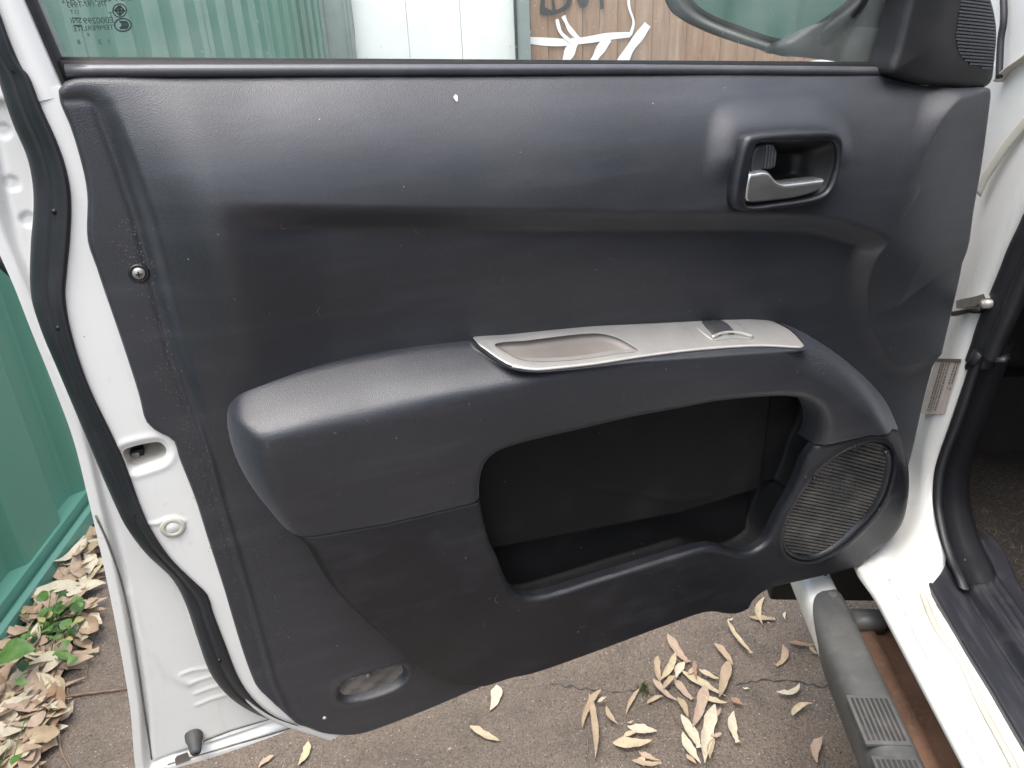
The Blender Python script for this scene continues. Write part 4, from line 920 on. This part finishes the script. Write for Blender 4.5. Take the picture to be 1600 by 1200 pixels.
# carpet, cabin shell
def w_cp(A, B): return .478+.05*S(B, .95, 1.25)+.004*np.sin(A*37)*np.sin(B*31)+.03*0
clipgrid('carpet', (.585, 1.7, -1.2, 1.3), (.012, .012), lambda A, B: np.where((A > .60), 1., -1.)*np.minimum(.5, np.abs(A-.60)+1e-3), w_cp, 'carpet', car, mp=cmap)
fib = []; rf = random.Random(5)
for k in range(420):
    f = rf.uniform(.62, 1.12); s0 = rf.uniform(.63, .95); z = float(w_cp(np.array([s0]), np.array([f]))[0])+.003
    a = rf.uniform(0, 6.28); l = rf.uniform(.006, .022); cv = rf.uniform(-2, 2)
    pts_ = [(s0+l*t*cos(a+cv*t), f+l*t*sin(a+cv*t), z+.004*sin(pi*t)) for t in np.linspace(0, 1, 5)]
    fib.append(ribbon(K(pts_), .00035, (0, 0, 1)))
o = joined('carpet_fibres', fib, 'carpet_fibre', car); o['kind'] = 'stuff'
boxes('footwell_wall', [(K([(1.15, 1.36, .85)])[0], I3, (.56, .02, .55))], 'underbody', car, .005)
boxes('dashboard', [(K([(1.15, 1.15, 1.02)])[0], I3, (.50, .20, .13))], 'hard_plastic', car, .03)
boxes('shading_far_side', [(K([(1.72, .1, 1.1)])[0], I3, (.02, 1.3, .7))], 'underbody', car)  # unseen far side, added to close the cabin and keep it dark
boxes('rear_cabin_wall', [(K([(1.15, -1.2, 1.1)])[0], I3, (.56, .02, .7))], 'underbody', car)
boxes('shading_roof', [(K([(1.18, -.25, 1.76)])[0], I3, (.60, 1.0, .025))], 'white_paint', car, .02)  # out of view, added to block the sky and darken the cabin
ap = smooth([(.575, .86, 1.38), (.60, .6, 1.58), (.62, .4, 1.74)], 12); sweep('windscreen_pillar', K(ap), circ(.035, 12, .03), 'white_paint', car, up=(1, 0, 0))
# front fender and bonnet beyond the hinge
fs = []
for f, k in ((1.30, 1), (1.6, 1), (1.9, .985), (2.15, .95), (2.3, .86)):
    fs.append([(.52, f, .55), (.46-.0, f, .62), (.445, f, .85*k+.1*(1-k)), (.45, f, 1.08*k), (.475, f, 1.15*k), (.53, f, 1.185*k), (.7, f, 1.20*k), (1.2, f, 1.22*k), (1.7, f, 1.20*k)])
fs = np.array(fs); loft('front_fender', [K(smooth(fs[:, k], 30)) for k in range(fs.shape[1])], 'white_paint', car)
boxes('wheel_arch_liner', [(K([(.72, 1.30, .42)])[0], I3, (.30, .02, .26))], 'underbody', car, .01)

# ---- side step
SZ = .405; SS = .4105
step = empty('side_step', K([(SS, .2, .40)])[0]); step.parent = car
def KS(P): return K(np.asarray(P, float))-K(np.array([[SS, .2, .40]]))[0]
fsn = np.concatenate([np.linspace(1.108, 1.06, 6), np.linspace(1.03, -1.2, 40)])
def tube_prof(f, a, grow=0.0):
    hw, hh = .0295+grow, .030+grow
    e = .55
    ca, sa = cos(a), sin(a); return (SS+hw*np.sign(ca)*abs(ca)**.6, f, SZ+hh*np.sign(sa)*abs(sa)**.6)
rings = []
for f in fsn:
    k = -.012*max(0, (f-1.09)/.018)
    rings.append([tube_prof(f, a, k) for a in np.linspace(0, 2*pi, 29)[:-1]])
loft('step_tube', [KS(r) for r in rings], 'white_paint', step, closed_s=True, caps=True)
cov = []; FST = Cz((1303, 917), .442)[1]
for f in np.concatenate([np.linspace(FST, FST-.215, 34), np.linspace(FST-.225, -1.2, 40)]):
    t = float(np.clip((FST-f)/.21, 0, 1)); al = radians(118)*max(.02, (1-(1-t)**2.2)**.6)
    cen_a = pi/2+radians(-22)*(1-t)
    g_ = .0035+.010*float(S(np.array(f), .93, .80))*0
    row = []
    for q in np.linspace(-1, 1, 25):
        a = cen_a+q*al; s_, ff, z = tube_prof(f, a, g_)
        top = max(0., sin(a)); z += .006*t*top
        row.append((s_, ff, z))
    cov.append(row)
loft('step_cover', [KS(r) for r in cov], 'step_plastic', step)
# moulded flank blending into the flat tread
P = KS([Cz((1301, 928), SZ+.035)])[0]; revolve('cover_plug', [(0, .002), (.006, .002), (.0085, .0005), (.0085, -.006)], P, (0, 0, 1), 'step_plastic', step, 18)
P = KS([Cz((1289, 897), SZ+.031)])[0]; revolve('end_rivet', [(0, .0012), (.002, .001), (.003, -.002)], P, (0, 0, 1), 'black', step, 10)
ZT = SZ+.0395
for k in range(7):
    f1 = None
    if k == 0: q = [(1321, 1089), (1388, 1090), (1412, 1163), (1352, 1160)]; c4 = np.array([Cz(p_, ZT) for p_ in q]); base_f1 = c4[:2, 1].mean(); base_f0 = c4[2:, 1].mean(); s0_, s1_ = c4[:, 0].min()+.004, c4[:, 0].max()-.002
    pitch_f = (base_f1-base_f0)*1.30
    f1, f0 = base_f1-k*pitch_f, base_f0-k*pitch_f
    pad = boxes('tread_pad', [(KS([((s0_+s1_)/2, (f0+f1)/2, ZT-.002)])[0], I3, ((s1_-s0_)/2+.003, (f1-f0)/2+.003, .0035))], 'step_plastic', step, .0025)
    gr = []
    for j in range(8):
        s_ = s0_+(j+.5)*(s1_-s0_)/8
        gr.append((KS([(s_, (f0+f1)/2, ZT+.0012)])[0], I3, ((s1_-s0_)/8*.30, (f1-f0)/2-.003, .0008)))
    boxes('tread_groove', gr, 'step_groove', pad)
# bracket, rusty chassis member under the sill
br = np.array([Cz(p_, .385) for p_ in [(1330, 951), (1375, 952), (1384, 938), (1396, 952), (1386, 969), (1340, 971)]]); loft('step_bracket', [KS(br), KS(br-np.array([0, 0, .03]))], 'bracket_steel', step, closed_s=True, caps=True)
rp2 = [(.437, .33), (.440, .355), (.448, .360), (.453, .346), (.468, .346), (.476, .362), (.496, .364), (.504, .350), (.530, .352), (.56, .36), (.60, .40), (.66, .41), (.66, .25), (.437, .25)]
rg = [[(s_, f, z+.003*sin(f*40)*(k % 3 == 1)) for k, (s_, z) in enumerate(rp2)] for f in np.linspace(1.01, -1.2, 60)]
loft('chassis_member', [K(r) for r in rg], 'rusty_steel', car, closed_s=True, caps=True)
boxes('floor_pan', [(K([(1.15, .0, .435)])[0], I3, (.62, 1.2, .012))], 'underbody', car)

# ================================================================== leaves, twigs, weeds, grit on the ground
def leaf_mesh(name, L_, W_, bend, curl, seed, shape=0):
    r = random.Random(seed); n = 12; V = []; Fs = []
    for i in range(n+1):
        t = i/n
        wd = W_/2*min(1., (t+.015)/.26)**.8*min(1., (1.01-t)/.45)**.8*(1.12-.25*t if shape == 0 else .85+.3*t)*(1+.10*sin(9*t+seed)+.06*sin(23*t+2*seed))
        if shape == 2 and t > .82: wd = W_/2*.55*(1+.3*sin(40*t))
        a = bend*(t-.5); cx = L_*(t-.5); cy = bend*L_*.5*((t-.5)**2*2-.25)
        z = .0025+curl*L_*((t-.5)**2)*1.6+.0015*sin(7*t+seed)
        for q in (-1, -.5, 0, .5, 1):
            V.append((cx-q*wd*sin(a*2), cy+q*wd*cos(a*2), z+abs(q)**1.5*wd*(.28+.2*sin(seed))+(.0012 if q == 0 else 0)+.0006*sin(20*t+3*q)))
    for i in range(n):
        for q in range(4): Fs.append([i*5+q, i*5+q+1, (i+1)*5+q+1, (i+1)*5+q])
    me = bpy.data.meshes.new(name); me.from_pydata(V, [], Fs); me.update(); me.polygons.foreach_set('use_smooth', [True]*len(me.polygons)); return me
def place_leaf(x0, y0, x1, y1, wpx, m_, label, group=None, bend=None, zoff=0.0, seed=0, curl=None, z0=0.0):
    a = G((x0, y0), z0); b = G((x1, y1), z0); d_ = b-a; L_ = np.linalg.norm(d_)
    mid = (a+b)/2; dist = np.linalg.norm(mid-CAM); W_ = wpx/1200*dist*.90
    r = random.Random(seed)
    me = leaf_mesh('gum_leaf', L_, W_, r.uniform(-.5, .5) if bend is None else bend, r.uniform(.0, .16) if curl is None else curl, seed, r.choice((0, 0, 1, 2)) if wpx > 6 else 0)
    o = link('gum_leaf', me, 'dry_leaf_%d' % m_); o.location = (mid[0], mid[1], z0+.002+zoff); o.rotation_euler = (r.uniform(-.12, .12), r.uniform(-.05, .05), atan2(d_[1], d_[0]))
    tag(o, label, 'leaf', group); return o
Z8 = lambda x, y: (880+x/4, 920+y/4)
HEAP = 'dry gum leaf in the scattered heap beside the side step'
GH = 'leaves heaped beside the side step'
heap = [  # x0 y0 x1 y1 width(zoom px) colour label bend
    (645, 305, 775, 478, 70, 3, 'pinkish split gum leaf at the top of the heap', .1), (583, 435, 603, 612, 46, 1, 'left tan arm of the V of two leaves in the heap', .2), (702, 428, 602, 606, 50, 0, 'right tan arm of the V of two leaves in the heap', -.2),
    (752, 474, 700, 575, 55, 2, HEAP, .3), (735, 530, 1012, 692, 56, 0, 'long cream leaf crossing the middle of the leaf heap', .1), (845, 528, 972, 584, 40, 0, HEAP, .2), (1032, 478, 972, 718, 66, 1, 'broad tan leaf standing at right of the leaf heap', 0),
    (948, 368, 1062, 515, 50, 5, 'crumpled brown leaf at upper right of the leaf heap', -.3), (1015, 230, 1166, 437, 36, 0, 'slim straight cream leaf lying apart above the leaf heap', .15),
    (1238, 60, 1226, 238, 42, 0, 'yellow curved leaf nearest the black door bottom, crossing a tan one', .5), (1160, 186, 1322, 205, 46, 1, 'tan pointed leaf under the yellow curved one near the door', .1),
    (1384, 368, 1345, 498, 44, 5, 'brown curled leaf left of the white end of step', -.7), (1405, 350, 1580, 372, 42, 4, 'dark brown leaf touching the side step', .25), (1535, 385, 1590, 430, 30, 5, 'small brown leaf scrap half under the side step', .5),
    (1343, 682, 1488, 628, 42, 2, 'cream boomerang leaf alone on bare asphalt, upper of two', .9), (1416, 812, 1543, 740, 42, 0, 'cream crescent leaf alone on bare asphalt, lower of two', -.7),
    (1052, 790, 1076, 992, 56, 2, 'cream leaf standing alone right of the leaf heap bottom', .35), (1602, 950, 1568, 1118, 56, 3, 'pinkish brown leaf at the bottom edge near side step', .5),
    (692, 570, 803, 705, 56, 3, HEAP, .2), (892, 618, 810, 895, 72, 3, 'large pink leaf pointing down in the heap centre', -.1), (935, 758, 872, 1120, 84, 2, 'largest pale cream leaf at the bottom of the heap', .12), (738, 808, 852, 1016, 72, 2, HEAP, -.1), (738, 928, 852, 1120, 62, 2, HEAP, .2),
    (868, 690, 1022, 742, 40, 0, HEAP, .3), (718, 700, 782, 836, 46, 1, HEAP, -.3), (553, 598, 712, 734, 46, 3, HEAP, .3), (692, 578, 618, 664, 40, 1, HEAP, .5), (518, 724, 622, 680, 32, 1, HEAP, -.5), (472, 632, 385, 802, 28, 1, HEAP, .2),
    (400, 878, 585, 905, 72, 2, 'white broad leaf lying left of the heap', .15), (374, 938, 466, 900, 36, 0, HEAP, .1), (310, 984, 556, 974, 78, 0, 'wide cream leaf below the white one left of heap', .2),
    (222, 650, 104, 892, 42, 1, 'left strip of the forked long tan leaf', .35), (172, 690, 212, 1105, 48, 1, 'long tan strip leaf, the longest left of the heap', -.15), (264, 768, 336, 878, 36, 1, HEAP, .4), (212, 738, 272, 702, 22, 0, HEAP, 0),
    (470, 1030, 604, 1082, 36, 5, HEAP, .3), (488, 1060, 505, 1125, 40, 0, HEAP, .2), (428, 1092, 612, 1115, 40, 1, HEAP, .2), (920, 942, 988, 930, 36, 3, HEAP, .2), (935, 958, 908, 1086, 42, 1, HEAP, .3), (1048, 702, 1122, 748, 42, 4, HEAP, .2), (930, 832, 986, 770, 32, 3, HEAP, .2),
    (780, 560, 830, 500, 30, 5, HEAP, .2), (815, 480, 830, 600, 26, 4, HEAP, .1), (1030, 208, 1062, 196, 18, 2, HEAP, 0), (400, 850, 440, 842, 14, 0, HEAP, 0), (1120, 632, 1165, 640, 14, 2, HEAP, .5), (770, 1050, 830, 1110, 40, 5, HEAP, .2)]
for k, (x0, y0, x1, y1, w_, m_, lab, bd) in enumerate(heap):
    p0, p1 = Z8(x0, y0), Z8(x1, y1)
    place_leaf(*p0, *p1, w_/4*.9, m_, lab, GH if lab == HEAP else 'leaves on the asphalt', bd, zoff=.0012*(k % 9), seed=k)
for k, (x0, y0, x1, y1, w_, m_, lab) in enumerate([(778, 1074, 768, 1113, 17, 2, 'white leaf poking out from under the black door edge'), (734, 1138, 780, 1161, 13, 0, 'cream leaf alone at bottom centre of the ground'), (484, 1164, 468, 1200, 12, 0, 'slim cream leaf below the white door corner'), (428, 1183, 404, 1202, 9, 3, 'small pink leaf at the bottom edge near the door corner'), (1226, 958+0, 1226, 959+12, 4, 2, 'tiny pale leaf scrap above the heap')]):
    place_leaf(x0, y0, x1, y1, w_, m_, lab, 'leaves on the asphalt', seed=100+k)
# litter along the fence
edge_y = [770, 830, 880, 950, 1000, 1040, 1100, 1200, 1260]; edge_x = [150, 160, 163, 142, 150, 112, 105, 62, 40]
rl = random.Random(11); cnt = 0
LIT = 'dry gum leaf in the litter along the green fence'
while cnt < 298:
    if cnt < 245:
        y = rl.uniform(775, 1230); x = rl.uniform(-40, 170); P = G((x, y)); lim = np.interp(y, edge_y, edge_x)
    else:
        yy = rl.uniform(2.0, 4.2); P = np.array([FA+FM*yy+.05+abs(rl.gauss(0, .10)), yy, 0.]); x = y = 0; lim = 1
    if x > lim or P[0] < FA+FM*P[1]+.045: continue
    if rl.random() < .25 and 930 < y < 1040: continue
    L_ = rl.uniform(.06, .14); W_ = rl.uniform(.018, .042); s_ = 300+cnt
    me = leaf_mesh('gum_leaf', L_, W_, rl.uniform(-.6, .6), rl.uniform(0, .3), s_, rl.choice((0, 1, 2)))
    o = link('gum_leaf', me, 'dry_leaf_%d' % rl.choice((0, 1, 1, 2, 2, 3, 3, 5, 4))); o.location = (P[0], P[1], .004+rl.uniform(0, .03)); o.rotation_euler = (rl.uniform(-.5, .5), rl.uniform(-.35, .35), rl.uniform(0, 6.28))
    tag(o, LIT, 'leaf', 'leaf litter along the fence'); cnt += 1
place_leaf(140, 963, 163, 988, 15, 2, 'pale spotted leaf lying beside the weed', 'leaves on the asphalt', .1, .02, 501)
place_leaf(78, 1128, 44, 1180, 18, 3, 'large pink brown leaf at the lower left litter edge', 'leaves on the asphalt', .1, .03, 502)
# twigs
def twig(pts_, r_, label, z=.006):
    P = smooth([G(p_, z) for p_ in pts_], 24); o = sweep('twig', P, circ(r_, 7), 'bark_twig', None, scale=np.linspace(1, .5, 24)); tag(o, label, 'twig'); return o
twig([(90, 1092), (120, 1086), (150, 1082), (198, 1076)], .0035, 'straight pale twig pointing from litter to the door edge')
twig([(122, 1002), (136, 1028), (135, 1060)], .0018, 'thin curved twig below the weed')
twig([(106, 1075), (105, 1110), (85, 1145)], .0018, 'thin twig bent round the litter')
twig([(92, 1148), (95, 1172), (112, 1205)], .0028, 'short brown twig at the bottom left edge')
twig([(140, 925), (150, 905), (162, 890)], .002, 'short twig beside the door edge above the weed')
twig([(918, 1155), (918, 1215)], .0012, 'fine straight stalk left of leaf heap')
twig([(1048, 1105), (1060, 1130), (1085, 1150)], .0012, 'fine stalk under the leaf heap')

# weed by the fence
wb = G((62, 1010)); weed = empty('weed', (wb[0], wb[1], 0))
def wleaf(L_, W_, sd_, serr=.12):
    V = []; Fs = []; n = 10
    for i in range(n+1):
        t = i/n; wd = W_/2*(sin(pi*t**.8)**.8 if 0 < t < 1 else 0)*(1+serr*((i % 2)*2-1)*.5)
        for q in (-1, -.5, 0, .5, 1): V.append((L_*t, q*wd, .12*L_*sin(pi*t)*.6-.10*L_*t*t+abs(q)*wd*.25))
    for i in range(n):
        for q in range(4): Fs.append([i*5+q, i*5+q+1, i*5+q+6, i*5+q+5])
    me = bpy.data.meshes.new('leaf'); me.from_pydata(V, [], Fs); me.update(); me.polygons.foreach_set('use_smooth', [True]*len(me.polygons)); return me
rw = random.Random(21); spots = [(70, 940), (85, 945), (60, 955), (92, 960), (78, 972), (55, 978), (98, 985), (88, 1000), (70, 1003), (50, 992), (40, 985), (105, 1000), (60, 1022), (95, 1018), (108, 1030), (45, 960), (80, 930), (100, 970), (35, 1050), (25, 1065), (128, 955), (122, 985), (130, 935), (18, 1195), (5, 1188), (110, 948), (62, 965), (75, 988), (90, 935), (48, 1010)]+[(rw.gauss(78, 26), rw.gauss(978, 30)) for _ in range(34)]
for k, (x, y) in enumerate(spots):
    z = rw.uniform(.02, .09); P = G((x, y), z); L_ = rw.uniform(.024, .044) if k < 30 else rw.uniform(.012, .026)
    o = link('leaf', wleaf(L_, L_*rw.uniform(.65, .9), k), rw.choice(('weed_leaf', 'weed_leaf', 'weed_leaf_dark', 'weed_leaf_dark')) if k < 20 else rw.choice(('weed_leaf_yellow', 'weed_leaf', 'weed_leaf_dark')), weed)
    o.location = (P[0]-wb[0], P[1]-wb[1], z); o.rotation_euler = (rw.uniform(-.4, .4), rw.uniform(-.5, .3), rw.uniform(0, 6.28))
    stem = smooth([(P[0]-wb[0], P[1]-wb[1], z), ((P[0]-wb[0])*.7, (P[1]-wb[1])*.7, z*.6), ((P[0]-wb[0])*.45, (P[1]-wb[1])*.45, 0)], 8); sweep('stem', stem, circ(.0011, 5), 'weed_leaf', weed)
P = G((-4, 1030), .10); o = link('leaf', wleaf(.075, .068, 1, .06), 'weed_leaf', weed); o.location = (P[0]-wb[0], P[1]-wb[1], .10); o.rotation_euler = (.1, -.15, .25); o['label'] = 'large bright green leaf at the left edge'
tag(weed, 'small green weed growing from the litter at the fence', 'plant')
# moss tuft
mp_ = G((1006, 1080)); parts = []
for k in range(60):
    a = rw.uniform(0, 6.28); r_ = rw.uniform(0, .016); z1 = rw.uniform(.006, .016)
    b0 = np.array([r_*cos(a), r_*sin(a), 0]); parts.append(ribbon([b0, b0+np.array([rw.uniform(-.006, .006), rw.uniform(-.006, .006), z1])], [.0016, .0003], (cos(a), sin(a), .3)))
o = joined('moss_tuft', parts, 'moss'); o.location = (mp_[0], mp_[1], .001); tag(o, 'small tuft of green moss left of the leaf heap', 'moss')

# crack in the asphalt
rc = random.Random(9); pc = [G((x, 1074+7*sin(x*.021)+rc.uniform(-3, 3)), .0012) for x in range(860, 1010, 8)]; pc2 = [G((x, 1068+5*sin(x*.03)+rc.uniform(-3, 3)), .0012) for x in range(1150, 1300, 8)]
o = joined('crack', [ribbon(pc, [.0016*rc.uniform(.2, 1.4) for _ in pc], (0, 0, 1)), ribbon(pc2, [.0018*rc.uniform(.2, 1.4) for _ in pc2], (0, 0, 1))], 'step_groove', g)
# loose grit on the asphalt
NG = 5200; V = []; Fs = []; oct_v = np.array([(1, 0, 0), (-1, 0, 0), (0, 1, 0), (0, -1, 0), (0, 0, .7), (0, 0, -.7)]); oct_f = [(0, 2, 4), (2, 1, 4), (1, 3, 4), (3, 0, 4), (2, 0, 5), (1, 2, 5), (3, 1, 5), (0, 3, 5)]
for k in range(NG):
    x = rng.uniform(-1.2, .75); y = rng.uniform(.85, 2.6); s_ = rng.uniform(.0007, .0022)*(1 if rng.random() < .93 else 1.8)
    a = rng.uniform(0, 6.28); ca, sa = cos(a), sin(a); sc = s_*rng.uniform(.6, 1.3, 3)
    q = oct_v*sc; q = np.stack([q[:, 0]*ca-q[:, 1]*sa+x, q[:, 0]*sa+q[:, 1]*ca+y, q[:, 2]+s_*.3], 1)
    o_ = len(V); V += q.tolist(); Fs += [[i+o_ for i in f_] for f_ in oct_f]
o = mesh_obj('loose_grit', V, Fs, 'grit', None, False); o['kind'] = 'stuff'; o['label'] = 'loose grit scattered over the asphalt'
# small dry leaf scrap on the carpet
a = Cz((1574, 775), .482); 
o = link('gum_leaf', leaf_mesh('gum_leaf', .014, .007, .1, .05, 77), 'dry_leaf_2'); X = a[0]*RC+a[1]*FC; o.location = (X[0], X[1], a[2]+.006); o.rotation_euler = (0, 0, .2); tag(o, 'tiny pale leaf scrap on the dark car carpet', 'leaf')
